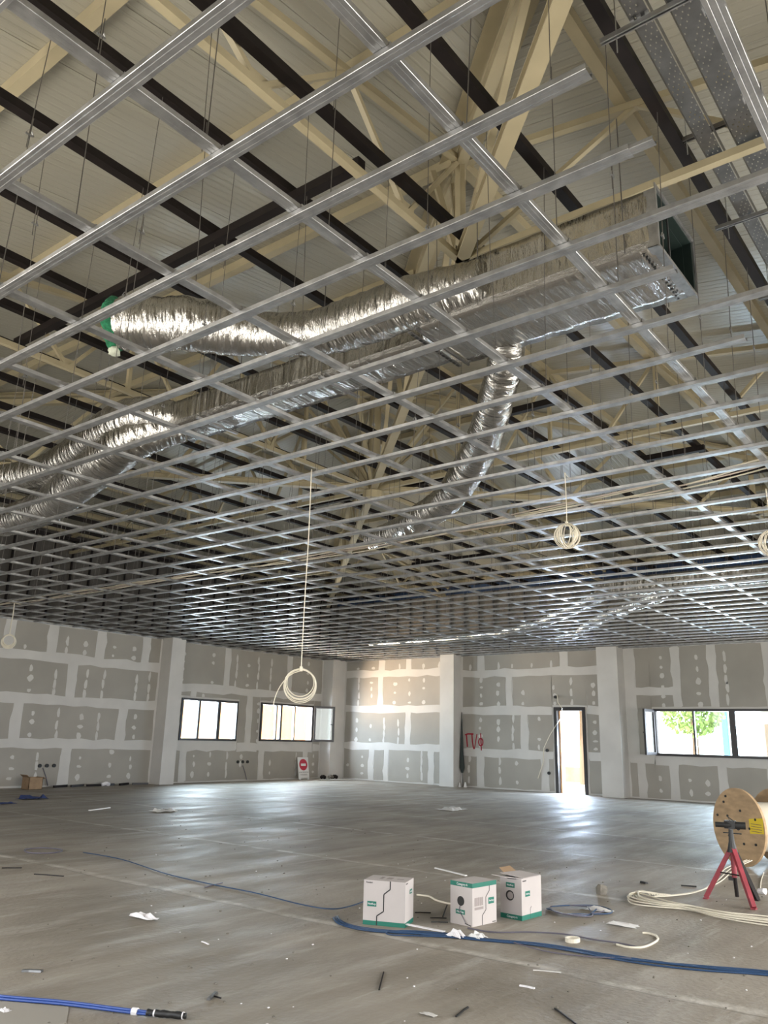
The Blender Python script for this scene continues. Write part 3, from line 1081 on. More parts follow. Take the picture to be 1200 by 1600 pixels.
TZ = EYE + 5.06
tray(1.42, 1.57, 2.6, 13.0, TZ, 'narrow perforated steel cable tray, left of the two trays', 3)
tray(1.00, 1.31, 2.6, 13.0, TZ, 'wide perforated steel cable tray, right of the two trays', 6)
for i, (x, zz, lab) in enumerate(((4.74, TZ - 0.045, 'steel support bar under both cable trays at the top of the picture'), (6.34, TZ + 0.14, 'dark steel support bar above the trays, near the duct opening'), (7.55, TZ - 0.045, 'steel support bar under the trays, lower right'),
                                  (9.2, TZ - 0.045, 'fourth steel support bar under the trays'), (11.0, TZ - 0.045, 'fifth steel support bar under the trays'))):
    e = empty('tray_support', (x, 1.3, zz), lab, 'support bar')
    MB().sweep((x, 0.7, zz), (x, 1.80, zz), [(-0.02, -0.02), (-0.008, -0.02), (-0.008, -0.014), (-0.016, -0.014), (-0.016, 0.018), (0.016, 0.018), (0.016, -0.014), (0.008, -0.014), (0.008, -0.02), (0.02, -0.02), (0.02, 0.022), (-0.02, 0.022)]).build('channel_bar', M['galv'] if i != 1 else M['wire'], e)
    for yy in (0.78, 1.68):
        MB().tube([(x, yy, zz - 0.16), (x, yy, EYE + 5.9)], 0.005, 5).build('threaded_rod', M['galv'], e)
    for yy in (1.44, 1.50, 1.55, 1.1, 1.2):
        if i != 1:
            MB().box((x - 0.035, yy - 0.014, zz + 0.022), (x - 0.02, yy + 0.014, zz + 0.043)).build('clamp', M['galv'], e)

# ------------------------------------------------------------------ ducts
def duct_section(mbx, x0, x1, z0, z1, ya, yb, n, m_, amp, bulge=0.0):
    """closed wrapped box duct along y with uneven foil surface; returns per-vertex (perimeter, length)"""
    uvs = []
    per = []
    for i in range(m_):
        per.append((x0 + (x1 - x0) * i / m_, z0))
    for i in range(m_):
        per.append((x1, z0 + (z1 - z0) * i / m_))
    for i in range(m_):
        per.append((x1 - (x1 - x0) * i / m_, z1))
    for i in range(m_):
        per.append((x0, z1 - (z1 - z0) * i / m_))
    K = len(per)
    cx, cz = (x0 + x1) / 2, (z0 + z1) / 2
    base = len(mbx.v)
    for j in range(n + 1):
        y = ya + (yb - ya) * j / n
        s_ = 0
        for i, (x, z) in enumerate(per):
            d = Vector((x - cx, 0, z - cz)).normalized()
            nz = noise.noise(Vector((x * 2.2, y * 5.0, z * 2.2))) + 0.5 * noise.noise(Vector((x * 7, y * 13, z * 7)))
            k = amp * nz
            mbx.v.append(Vector((x, y, z)) + d * k)
            uvs.append((y * 1.0, i * 2.0 / K * ((x1 - x0) + (z1 - z0))))
    for j in range(n):
        for i in range(K):
            a = base + j * K + i
            b_ = base + j * K + (i + 1) % K
            mbx.f.append((a, b_, b_ + K, a + K))
    return uvs


def apply_uv(o, uvs):
    me = o.data
    l = me.uv_layers.new(name='UV')
    for lp in me.loops:
        l.data[lp.index].uv = uvs[lp.vertex_index]


duct = empty('air_duct', (6.4, 5.0, 5.5), 'large rectangular air duct wrapped in silver foil, open dark end at the right', 'air duct')
mb = MB()
uvs = duct_section(mb, 5.965, 6.93, 5.50, 6.055, 1.95, 4.30, 40, 8, 0.012)
o = mb.build('wide_section', None, duct, smooth=True, mats=[M['foil_box']])
apply_uv(o, uvs)
mb = MB()
uvs = duct_section(mb, 6.40, 6.98, 5.60, 5.95, 4.34, 9.10, 80, 6, 0.010)
K = 24
mb.f.append(tuple(reversed(range(K))))
mb.f.append(tuple(len(mb.v) - K + i for i in range(K)))
o = mb.build('narrow_section', None, duct, smooth=True, mats=[M['foil_box']])
apply_uv(o, uvs)
# tapered transition and flanges
mb = MB()
a = [(5.965, 4.30, 5.50), (6.93, 4.30, 5.50), (6.93, 4.30, 6.055), (5.965, 4.30, 6.055)]
b2 = [(6.40, 4.55, 5.60), (6.98, 4.55, 5.60), (6.98, 4.55, 5.95), (6.40, 4.55, 5.95)]
mb.v += [Vector(p) for p in a + b2]
for i in range(4):
    j = (i + 1) % 4
    mb.f.append((i, j, j + 4, i + 4))
mb.f.append((3, 2, 1, 0))
mb.build('transition_piece', M['foil'], duct)


def flange(y, x0, x1, z0, z1, w, th, name, mat):
    mbx = MB()
    mbx.box((x0 - w, y, z0 - w), (x1 + w, y + th, z0))
    mbx.box((x0 - w, y, z1), (x1 + w, y + th, z1 + w))
    mbx.box((x0 - w, y, z0), (x0, y + th, z1))
    mbx.box((x1, y, z0), (x1 + w, y + th, z1))
    return mbx.build(name, mat, duct)


flange(1.86, 5.965, 6.93, 5.50, 6.055, 0.03, 0.012, 'end_flange', M['galv'])
flange(4.33, 5.965, 6.93, 5.50, 6.055, 0.022, 0.02, 'joint_flange', M['galv_dull'])
# bare metal throat: outer sleeve and dark inside
mb = MB()
x0, x1, z0, z1 = 5.965, 6.93, 5.50, 6.055
for (p, q) in (((x0, 1.865, z0), (x1, 1.97, z0 + 0.004)), ((x0, 1.865, z1 - 0.004), (x1, 1.97, z1)), ((x0, 1.865, z0), (x0 + 0.004, 1.97, z1)), ((x1 - 0.004, 1.865, z0), (x1, 1.97, z1))):
    mb.box(p, q)
mb.build('sleeve', M['galv'], duct)
mb = MB()
for (p, q) in (((x0 + 0.04, 1.95, z0 + 0.04), (x1 - 0.04, 4.2, z0 + 0.046)), ((x0 + 0.04, 1.95, z1 - 0.046), (x1 - 0.04, 4.2, z1 - 0.04)), ((x0 + 0.04, 1.95, z0 + 0.04), (x0 + 0.046, 4.2, z1 - 0.04)), ((x1 - 0.046, 1.95, z0 + 0.04), (x1 - 0.04, 4.2, z1 - 0.04)), ((x0 + 0.04, 4.18, z0 + 0.04), (x1 - 0.04, 4.2, z1 - 0.04)),
               ((x0 + 0.004, 1.88, z0 + 0.004), (x1 - 0.004, 1.96, z0 + 0.02)), ((x0 + 0.004, 1.88, z1 - 0.02), (x1 - 0.004, 1.96, z1 - 0.004)), ((x0 + 0.004, 1.88, z0 + 0.01), (x0 + 0.02, 1.96, z1 - 0.01)), ((x1 - 0.02, 1.88, z0 + 0.01), (x1 - 0.004, 1.96, z1 - 0.01))):
    mb.box(p, q)
mb.build('inner_lining', M['inside'], duct)
MB().bar((6.42, 1.93, z0 + 0.01), (6.42, 1.93, z1 - 0.01), 0.015, 0.015).build('stiffener_rod', M['galv_dull'], duct)
mb = MB()
for k in range(14):
    if k in (6, 7):
        continue
    xx = 6.02 + k * 0.066
    mb.tube([(xx, 2.02, 5.478), (xx, 2.02, 5.492)], 0.011, 8)
tag(mb.build('screw_hole', M['black'], duct), kind='stuff')
MB().box((5.98, 4.42, 5.485), (6.93, 4.46, 5.50)).build('slotted_strip', M['galv_dull'], duct)
mb = MB()
for k in range(13):
    mb.box((6.02 + k * 0.07, 4.427, 5.48), (6.06 + k * 0.07, 4.453, 5.486))
tag(mb.build('strip_slot', M['black'], duct), kind='stuff')
for x, y in ((5.93, 2.15), (7.0, 2.15), (5.93, 3.6), (7.0, 3.6), (6.36, 6.0), (7.02, 6.0), (6.36, 8.2), (7.02, 8.2)):
    MB().tube([(x, y, 5.5 if y < 5 else 5.58), (x, y, DZ + 0.2)], 0.006, 5).build('threaded_rod', M['wire'], duct)
for y, zz in ((6.0, 5.57), (8.2, 5.57)):
    MB().box((6.33, y - 0.02, zz - 0.03), (7.05, y + 0.02, zz)).build('hanger_strut', M['galv'], duct)


def smooth_path(pts, n=8):
    pts = [Vector(p) for p in pts]
    out = []
    for i in range(len(pts) - 1):
        p0 = pts[max(i - 1, 0)]
        p1, p2 = pts[i], pts[i + 1]
        p3 = pts[min(i + 2, len(pts) - 1)]
        for k in range(n):
            t = k / n
            out.append(0.5 * ((2 * p1) + (-p0 + p2) * t + (2 * p0 - 5 * p1 + 4 * p2 - p3) * t * t + (-p0 + 3 * p1 - 3 * p2 + p3) * t ** 3))
    out.append(pts[-1])
    return out


def flex(name, label, pts, radii, end_cap=True, group=None):
    path = smooth_path(pts, 14)
    n = len(path)
    rad = []
    for i in range(n):
        t = i / (n - 1) * (len(radii) - 1)
        k = min(int(t), len(radii) - 2)
        rad.append(radii[k] + (radii[k + 1] - radii[k]) * (t - k))
    seg = 28
    mbx = MB()
    prev = None
    uvs = []
    L = 0
    for i, p in enumerate(path):
        d = (path[min(i + 1, n - 1)] - path[max(i - 1, 0)]).normalized()
        if i:
            L += (p - path[i - 1]).length
        sd = d.cross(Vector((0, 0, 1))).normalized()
        uu = sd.cross(d)
        for k in range(seg):
            an = 2 * PI * k / seg
            rr = rad[i] * (1 + 0.045 * noise.noise(Vector((L * 6, math.cos(an) * 1.2, math.sin(an) * 1.2))) + 0.03 * noise.noise(Vector((L * 16, math.cos(an) * 3, math.sin(an) * 3))) + 0.02 * math.sin(L * 34))
            mbx.v.append(p + (sd * math.cos(an) + uu * math.sin(an)) * rr)
            uvs.append((L, k / seg * 2 * PI * rad[i]))
    for i in range(n - 1):
        for k in range(seg):
            a = i * seg + k
            b_ = i * seg + (k + 1) % seg
            mbx.f.append((a, b_, b_ + seg, a + seg))
    if end_cap:
        mbx.f.append(tuple(range(seg)))
        mbx.f.append(tuple((n - 1) * seg + k for k in range(seg)))
    e = empty(name, path[0], label, 'air duct', group)
    o = mbx.build('foil_sleeve', None, e, smooth=True, mats=[M['foil_flex']])
    apply_uv(o, uvs)
    return e, path, rad


G = 'flexible foil ducts'
e, path, rad = flex('flexible_duct', 'fat flexible foil duct with a torn green insulated end at the left', [(6.05, 3.60, 5.78), (5.93, 4.30, 5.78), (5.86, 5.20, 5.76), (5.70, 5.62, 5.72), (5.50, 6.0, 5.74), (5.22, 6.35, 5.78), (4.92, 6.62, 5.80), (4.67, 6.90, 5.78), (4.45, 7.22, 5.78)],
                    [0.24, 0.27, 0.27, 0.24, 0.24, 0.28, 0.30, 0.29, 0.28], group=G)
# green insulation at its end
pe = path[-1]
d = (path[-1] - path[-2]).normalized()
mb = MB()
base = []
sd = d.cross(Vector((0, 0, 1))).normalized()
uu = sd.cross(d)
segn = 36
rings = [(0.28, 0.0), (0.295, 0.04), (0.30, 0.08), (0.28, 0.115), (0.22, 0.11), (0.17, 0.06), (0.08, 0.03)]
for rr, dd in rings:
    for k in range(segn):
        an = 2 * PI * k / segn
        w_ = 1 + 0.10 * noise.noise(Vector((math.cos(an) * 4, math.sin(an) * 4, rr * 9)))
        mb.v.append(pe + d * (dd + 0.04 * noise.noise(Vector((math.cos(an) * 6, math.sin(an) * 6, 3)))) + (sd * math.cos(an) + uu * math.sin(an)) * rr * w_)
for i in range(len(rings) - 1):
    for k in range(segn):
        a = i * segn + k
        b_ = i * segn + (k + 1) % segn
        mb.f.append((a, b_, b_ + segn, a + segn))
mb.f.append(tuple((len(rings) - 1) * segn + k for k in range(segn)))
mb.build('green_insulation', M['insul'], e, smooth=True)
mb = MB()
low = pe - Vector((0, 0, 0.25))
mb.tube(smooth_path([low + d * 0.06 + sd * 0.02, low + d * 0.05 - Vector((0, 0, 0.05)), low + d * 0.02 - Vector((0, 0, 0.11)) - sd * 0.03], 4), 0.055, 8, wob=0.5)
mb.build('torn_foam', M['insul_pale'], e, smooth=True)
def lift(pts):
    return pts
flex('flexible_duct', 'flexible foil duct curving down from the right side of the big duct',
     [(6.85, 3.80, 5.72), (7.10, 3.96, 5.50), (1.90 * 3.86, 1.08 * 3.86, 1.5 + 3.86), (2.09 * 3.72, 1.22 * 3.72, 1.5 + 3.72), (2.33 * 3.6, 1.41 * 3.6, 1.5 + 3.6), (2.57 * 3.45, 1.63 * 3.45, 1.5 + 3.45), (2.78 * 3.33, 1.84 * 3.33, 1.5 + 3.33), (2.97 * 3.24, 2.11 * 3.24, 1.5 + 3.24), (3.12 * 3.2, 2.37 * 3.2, 1.5 + 3.2), (3.2 * 3.2, 2.6 * 3.2, 1.5 + 3.2)],
     [0.19, 0.2, 0.2, 0.21, 0.23, 0.23, 0.22, 0.22, 0.2, 0.16], group=G)
flex('flexible_duct', 'upper of two flexible foil ducts leaving the far left end of the big duct',
     [(6.66, 8.9, 5.8), (1.46 * 4.3, 2.17 * 4.3, 5.8), (1.46 * 4.27, 2.3 * 4.27, 5.77), (1.50 * 4.22, 2.51 * 4.22, 5.72), (1.55 * 4.18, 2.75 * 4.18, 5.68), (1.58 * 4.12, 3.02 * 4.12, 5.62), (1.53 * 4.1, 3.3 * 4.1, 5.6)],
     [0.22, 0.30, 0.32, 0.30, 0.27, 0.25, 0.25], group=G)
flex('flexible_duct', 'lower of two flexible foil ducts at the left, ending at the left picture edge',
     [(6.7, 8.95, 5.72), (1.56 * 4.05, 2.33 * 4.05, 5.55), (1.63 * 3.9, 2.62 * 3.9, 5.4), (1.75 * 3.75, 3.02 * 3.75, 5.25), (1.88 * 3.62, 3.5 * 3.62, 5.12), (1.92 * 3.55, 3.95 * 3.55, 5.05)],
     [0.22, 0.32, 0.33, 0.32, 0.30, 0.26], group=G)
# far right duct system
duct2 = empty('air_duct', (18.6, 3.0, 4.9), 'distant foil-wrapped air duct above the grid at the far right', 'air duct')
mb = MB()
uvs = duct_section(mb, 18.3, 18.95, 4.92, 5.30, -1.2, 8.0, 60, 4, 0.02)
mb.f.append(tuple(range(16)))
mb.f.append(tuple(len(mb.v) - 16 + i for i in range(16)))
o = mb.build('wide_section', None, duct2, smooth=True, mats=[M['foil_box']])
apply_uv(o, uvs)
for y in (0.5, 3.0, 5.5):
    for x in (18.25, 19.0):
        MB().tube([(x, y, 4.9), (x, y, DZ)], 0.008, 4).build('threaded_rod', M['wire'], duct2)
flex('flexible_duct', 'distant flexible foil duct running left above the far grid', [(18.7, 7.8, 5.1), (19.6, 9.3, 4.85), (20.9, 11.2, 4.72), (21.7, 13.5, 4.68), (21.8, 15.8, 4.66), (21.8, 17.6, 4.66)], [0.2, 0.2, 0.18, 0.16, 0.15, 0.14], group=G)
flex('flexible_duct', 'distant flexible foil duct sagging above the doorway', [(18.8, 6.2, 5.0), (19.7, 8.0, 4.75), (20.9, 9.2, 4.66), (22.2, 10.2, 4.62), (22.9, 11.2, 4.62)], [0.18, 0.18, 0.17, 0.16, 0.15], group=G)

# ------------------------------------------------------------------ cables in the roof space
def cable(name, pts, r, mat, label, cat='cable', group=None, n=8, sides=6, parent=None):
    o = MB().tube(smooth_path(pts, n), r, sides).build(name, mat, parent, smooth=True)
    if label:
        tag(o, label, cat, group)
    return o


rc = random.Random(5)
cb = empty('cable_bundle', (9.6, 8.0, ZG + 0.08), 'bundle of pale pink and cream cables lying across the top of the grid', 'cables')
for k in range(5):
    pts = []
    off = rc.uniform(-0.10, 0.10)
    for i in range(22):
        y = -1.0 + i * 1.02
        x = 9.0 + 0.10 * max(0, min(y, 9)) + off + rc.uniform(-0.05, 0.05) + 0.08 * math.sin(y * 0.9 + k)
        z = ZG + 0.075 + 0.02 * (k % 3) + (0.03 if k % 2 else 0) * abs(math.sin(y * 1.3 + k)) + (0.30 * max(0, 1 - y / 2.5))
        pts.append((x, y, z))
    MB().tube(smooth_path(pts, 4), 0.010, 5).build('cable', M['cable_pink'] if k % 2 else M['cable_white'], cb, smooth=True)

# ------------------------------------------------------------------ hanging coils
def coil(name, top, cz, R, turns, label, spherical=False, tail=None, tube_r=0.0055):
    top = Vector(top)
    e = empty(name, (top.x, top.y, cz), label, 'cable coil', 'coiled cables hanging from the grid')
    MB().tube(smooth_path([top + Vector((0, 0, 0.05)), top.lerp(Vector((top.x, top.y, cz + R)), 0.33) + Vector((0.01, 0.0, 0)), top.lerp(Vector((top.x, top.y, cz + R)), 0.66) - Vector((0.01, 0.01, 0)), (top.x, top.y, cz + R * 0.95)], 5), tube_r, 6).build('drop_cable', M['cable_white'], e, smooth=True)
    hx = min(FX, key=lambda v: abs(v - top.x))
    MB().tube(smooth_path([(hx, top.y + 0.03, ZG + 0.04), ((hx + top.x) / 2, top.y + 0.02, ZG + 0.045), top + Vector((0, 0, 0.05))], 5), tube_r, 6).build('hook_up', M['cable_white'], e, smooth=True)
    rr = random.Random(int(cz * 1000))
    view = Vector((top.x, top.y, 0)).normalized()
    side = Vector((view.y, -view.x, 0))
    for k in range(turns):
        ang = rr.uniform(-0.35, 0.35) if not spherical else rr.uniform(-1.3, 1.3)
        s_ = side * math.cos(ang) + view * math.sin(ang)
        Rk = R * rr.uniform(0.82, 1.08)
        c_ = Vector((top.x, top.y, cz + R - Rk + rr.uniform(-0.01, 0.01)))
        pts = []
        for i in range(29):
            a = 2 * PI * i / 28
            pts.append(c_ + s_ * Rk * math.sin(a) * rr.uniform(0.99, 1.01) + Vector((0, 0, Rk * math.cos(a))))
        MB().tube(pts, tube_r, 6, caps=False).build('loop', M['cable_white'], e, smooth=True)
    MB().tube([(top.x, top.y, cz + R - 0.02), (top.x, top.y, cz + R + 0.03)], 0.018, 8).build('tie', M['cable_white'], e)
    if tail:
        MB().tube(smooth_path([Vector((top.x, top.y, cz)) + side * a + Vector((0, 0, z)) for a, z in tail], 6), tube_r, 6).build('tail', M['cable_white'], e, smooth=True)
    return e


coil('cable_coil', (6.33, 6.05, ZG), 2.02, 0.165, 5, 'large cream cable coil hanging low in front of the left-hand windows', tail=[(0.0, 0.15), (-0.10, 0.11), (-0.20, 0.0), (-0.26, -0.15), (-0.27, -0.28)])
coil('cable_coil', (8.0, 3.74, ZG), 3.69, 0.13, 12, 'round ball of coiled cream cable hanging just under the grid, right of centre', spherical=True, tube_r=0.005)
coil('cable_coil', (9.82, 2.07, ZG), 3.76, 0.15, 10, 'coiled cream cable hanging at the right edge of the picture', spherical=True, tube_r=0.005)
coil('cable_coil', (9.75, 18.9, ZG), 3.50, 0.15, 9, 'small white cable coil hanging in front of the left wall', tube_r=0.012)

# ------------------------------------------------------------------ things on the floor
def text(body, size, loc, xdir, zdir, mat, name, parent, thick=0.0006):
    cu = bpy.data.curves.new(name, 'FONT')
    cu.body = body
    cu.size = size
    cu.align_x = 'CENTER'
    cu.align_y = 'CENTER'
    cu.extrude = thick
    cu.materials.append(mat)
    o = bpy.data.objects.new(name, cu)
    xd = Vector(xdir).normalized()
    zd = Vector(zdir).normalized()
    yd = zd.cross(xd)
    mw = Matrix(((xd.x, yd.x, zd.x, loc[0]), (xd.y, yd.y, zd.y, loc[1]), (xd.z, yd.z, zd.z, loc[2]), (0, 0, 0, 1)))
    dg = bpy.context.evaluated_depsgraph_get()
    COL.objects.link(o)
    bpy.context.view_layer.update()
    me = bpy.data.meshes.new_from_object(o.evaluated_get(bpy.context.evaluated_depsgraph_get()))
    bpy.data.objects.remove(o)
    bpy.data.curves.remove(cu)
    me.transform(mw)
    off = Vector(parent.location)
    if parent.parent:
        off += parent.parent.location
    me.transform(Matrix.Translation(-off))
    o = bpy.data.objects.new(name, me)
    if not me.materials:
        me.materials.append(mat)
    COL.objects.link(o)
    o.parent = parent
    return o


class Frame:
    """local frame on a vertical face: origin at lower left corner, u along the face, v up, n outwards"""

    def __init__(s, o, u, n):
        s.o, s.u, s.n = Vector(o), Vector(u).normalized(), Vector(n).normalized()

    def p(s, a, z, out=0.0):
        return s.o + s.u * a + Vector((0, 0, z)) + s.n * out

    def rect(s, name, a0, a1, z0, z1, mat, parent, out=0.0008):
        q = [s.p(a0, z0, 0.0002), s.p(a1, z0, 0.0002), s.p(a1, z1, 0.0002), s.p(a0, z1, 0.0002)]
        return MB().poly(q, s.n * out).build(name, mat, parent)

    def line(s, name, pts, w, mat, parent):
        mbx = MB()
        for i in range(len(pts) - 1):
            mbx.bar(s.p(*pts[i], 0.0006), s.p(*pts[i + 1], 0.0006), 0.0012, w, up=s.n.cross(s.p(*pts[i + 1]) - s.p(*pts[i])))
        return mbx.build(name, mat, parent)


def carton(near, u, w, d, h, label):
    """near: nearest bottom corner; u: direction of the left-hand face edge away from the near corner"""
    nc = Vector((*near, 0))
    a = Vector((*u, 0)).normalized()           # along left face
    b_ = Vector((a.y, -a.x, 0))                # along right face
    e = empty('cable_box', nc + (a * w + b_ * d) / 2, label, 'box', 'cartons of network cable')
    mbx = MB()
    c_ = [nc, nc + b_ * d, nc + b_ * d + a * w, nc + a * w]
    mbx.poly(c_, (0, 0, h))
    mbx.build('body', M['carton'], e)
    FL = Frame(nc + a * w, -a, -b_)            # left face, running from its left edge to the near corner
    FR = Frame(nc, b_, -a)                     # right face
    return e, FL, FR, a, b_, nc


ZIG = [(0.64, 1.0), (0.64, 0.82), (0.49, 0.70), (0.49, 0.32), (0.33, 0.21), (0.33, 0.0)]
# box 1: wide face to the left
h = 0.345
e1, FL, FR, a, b_, nc = carton((5.935, 4.345), (-0.36, 0.93), 0.365, 0.27, h, 'white carton with green base stripe and jagged black line, leftmost of the three boxes')
FL.rect('green_stripe', 0, 0.365, 0.0, 0.034, M['green_print'], e1)
FR.rect('green_stripe', 0, 0.27, 0.0, 0.034, M['green_print'], e1)
FL.line('zigzag_line', [(x * 0.365, z * h) for x, z in ZIG], 0.009, M['black'], e1)
for z0 in (0.175, 0.142):
    FL.rect('logo_bar', 0.035, 0.115, z0, z0 + 0.007, M['green_print'], e1)
FL.rect('logo_panel', 0.035, 0.115, 0.149, 0.175, M['green_print'], e1, 0.0006)
text('NetKey', 0.022, FL.p(0.075, 0.162, 0.002), FL.u, FL.n, M['paper'], 'logo_text', e1)
text('Panduit', 0.020, FL.p(0.050, h - 0.018, 0.001), FL.u, FL.n, M['black'], 'print_text', e1)
FR.rect('logo_panel', 0.14, 0.22, 0.235, 0.27, M['green_print'], e1)
text('NetKey', 0.02, FR.p(0.18, 0.252, 0.002), FR.u, FR.n, M['paper'], 'logo_text', e1)
text('PANDUIT', 0.013, FR.p(0.045, h - 0.016, 0.001), FR.u, FR.n, M['black'], 'print_text', e1)
for (s0, t0, s1, t1) in ((0.05, 0.12, 0.11, 0.15), (0.15, 0.10, 0.20, 0.19), (0.23, 0.10, 0.26, 0.2)):
    q = [nc + a * s0 + b_ * t0, nc + a * s1 + b_ * t0, nc + a * s1 + b_ * t1, nc + a * s0 + b_ * t1]
    MB().poly([p + Vector((0, 0, h + 0.0003)) for p in q], (0, 0, 0.0006)).build('top_print', M['grey_print'], e1)
# box 2: hole in the left face
h = 0.335
e2, FL, FR, a, b_, nc = carton((6.361, 3.956), (0.11, 0.97), 0.24, 0.335, h, 'white carton with green top stripe and a round black hole, middle of the three boxes')
for F_, w_ in ((FL, 0.24), (FR, 0.335)):
    F_.rect('green_stripe', 0, w_, h - 0.036, h, M['green_print'], e2)
text('Category 6', 0.026, FL.p(0.13, h - 0.018, 0.002), FL.u, FL.n, M['paper'], 'print_text', e2)
c0 = FL.p(0.115, 0.185, 0)
mb = MB().poly([c0 + FL.u * 0.038 * math.cos(t * PI / 12) + Vector((0, 0, 0.038 * math.sin(t * PI / 12))) for t in range(24)], FL.n * 0.0015)
mb.build('cable_hole', M['black'], e2)
FL.rect('logo_panel', 0.06, 0.16, 0.082, 0.118, M['green_print'], e2)
text('NetKey', 0.024, FL.p(0.11, 0.100, 0.002), FL.u, FL.n, M['paper'], 'logo_text', e2)
MB().tube(smooth_path([FL.p(0.11, 0.15, 0.004), FL.p(0.105, 0.11, 0.008), FL.p(0.14, 0.065, 0.008), FL.p(0.185, 0.022, 0.02)], 5), 0.003, 6).build('cable_end', M['cable_dark'], e2)
FL.line('print_mark', [(0.16, 0.018), (0.225, 0.006)], 0.007, M['black'], e2)
FR.line('zigzag_line', [(x * 0.335, z * h) for x, z in ((0.70, 0.90), (0.70, 0.78), (0.55, 0.64), (0.55, 0.34), (0.40, 0.22), (0.40, 0.0))], 0.006, M['black'], e2)
for k in range(5):
    FR.rect('print_block', 0.03 + k * 0.024, 0.049 + k * 0.024, 0.155, 0.22, M['grey_print'], e2)
FR.rect('print_block', 0.03, 0.15, 0.125, 0.145, M['grey_print'], e2)
FR.rect('logo_panel', 0.22, 0.30, 0.155, 0.205, M['green_print'], e2)
text('NetKey', 0.02, FR.p(0.26, 0.18, 0.002), FR.u, FR.n, M['paper'], 'logo_text', e2)
text('PANDUIT', 0.012, FR.p(0.30, 0.010, 0.001), FR.u, FR.n, M['black'], 'print_text', e2)
# box 3: open flaps
h = 0.335
e3, FL, FR, a, b_, nc = carton((6.885, 3.775), (0.05, 0.97), 0.22, 0.335, h, 'white carton with green base stripe and opened lid, rightmost of the three boxes')
for F_, w_ in ((FL, 0.22), (FR, 0.335)):
    F_.rect('green_stripe', 0, w_, 0, 0.04, M['green_print'], e3)
text('Category 6', 0.024, FL.p(0.12, 0.02, 0.002), FL.u, FL.n, M['paper'], 'print_text', e3)
c0 = FL.p(0.10, 0.19, 0)
MB().poly([c0 + FL.u * 0.042 * math.cos(t * PI / 12) + Vector((0, 0, 0.042 * math.sin(t * PI / 12))) for t in range(24)], FL.n * 0.0015).build('cable_hole', M['black'], e3)
MB().poly([c0 + FL.n * 0.0015 + FL.u * (0.005 + 0.03 * math.cos(t * PI / 12)) + Vector((0, 0, 0.03 * math.sin(t * PI / 12))) for t in range(24)], FL.n * 0.002).build('hole_insert', M['grey_print'], e3)
FL.rect('logo_panel', 0.06, 0.15, 0.255, 0.295, M['green_print'], e3)
text('NetKey', 0.022, FL.p(0.105, 0.275, 0.002), FL.u, FL.n, M['paper'], 'logo_text', e3)
FR.rect('logo_panel', 0.06, 0.14, 0.185, 0.23, M['green_print'], e3)
text('NetKey', 0.02, FR.p(0.10, 0.207, 0.002), FR.u, FR.n, M['paper'], 'logo_text', e3)
text('PANDUIT', 0.015, FR.p(0.05, h - 0.02, 0.001), FR.u, FR.n, M['black'], 'print_text', e3)
FR.line('zigzag_line', [(0.16, 0.10), (0.14, 0.08), (0.14, 0.0)], 0.004, M['black'], e3)
MB().poly([nc + Vector((0, 0, h)) + b_ * 0.02, nc + Vector((0, 0, h + 0.012)) + a * 0.10 - b_ * 0.10, nc + Vector((0, 0, h + 0.02)) + a * 0.24 - b_ * 0.11, nc + Vector((0, 0, h + 0.0)) + a * 0.22 + b_ * 0.0], (0, 0, 0.004)).build('open_flap', M['carton'], e3)
MB().poly([nc + Vector((0, 0, h + 0.002)) + b_ * 0.03, nc + Vector((0, 0, h + 0.002)) + b_ * 0.33, nc + Vector((0, 0, h + 0.014)) + a * 0.22 + b_ * 0.33, nc + Vector((0, 0, h + 0.022)) + a * 0.24 + b_ * 0.03], (0, 0, 0.004)).build('lid_flap', M['carton'], e3)
MB().poly([nc + Vector((0, 0, h - 0.001)) + a * 0.04 - b_ * 0.02, nc + Vector((0, 0, h - 0.001)) + a * 0.10 - b_ * 0.06, nc + Vector((0, 0, h + 0.01)) + a * 0.17 - b_ * 0.03, nc + Vector((0, 0, h + 0.01)) + a * 0.10 + b_ * 0.05], (0, 0, 0.003)).build('torn_print', M['black'], e3)
MB().poly([nc + a * 0.22 + b_ * 0.10 + Vector((0, 0, h)), nc + a * 0.22 + b_ * 0.30 + Vector((0, 0, h)), nc + a * 0.30 + b_ * 0.29 + Vector((0, 0, h + 0.05)), nc + a * 0.30 + b_ * 0.11 + Vector((0, 0, h + 0.05))], (0, 0, 0.004)).build('back_flap', M['kraft'], e3)

# cable drum
drum = empty('cable_drum', (11.95, 3.30, 0), 'big plywood cable drum with a yellow sticker, standing at the right edge', 'cable drum')
nrm = Vector((-0.82, 0.57, 0)).normalized()
tan = Vector((nrm.y, -nrm.x, 0))
cR = 0.49
cen = Vector((11.95, 3.30, cR))


def disc(mbx, c_, n_, R, th, seg=48):
    t = Vector((-n_.y, n_.x, 0)).normalized()
    mbx.poly([c_ + t * R * math.cos(2 * PI * i / seg) + Vector((0, 0, R * math.sin(2 * PI * i / seg))) for i in range(seg)], -n_ * th)


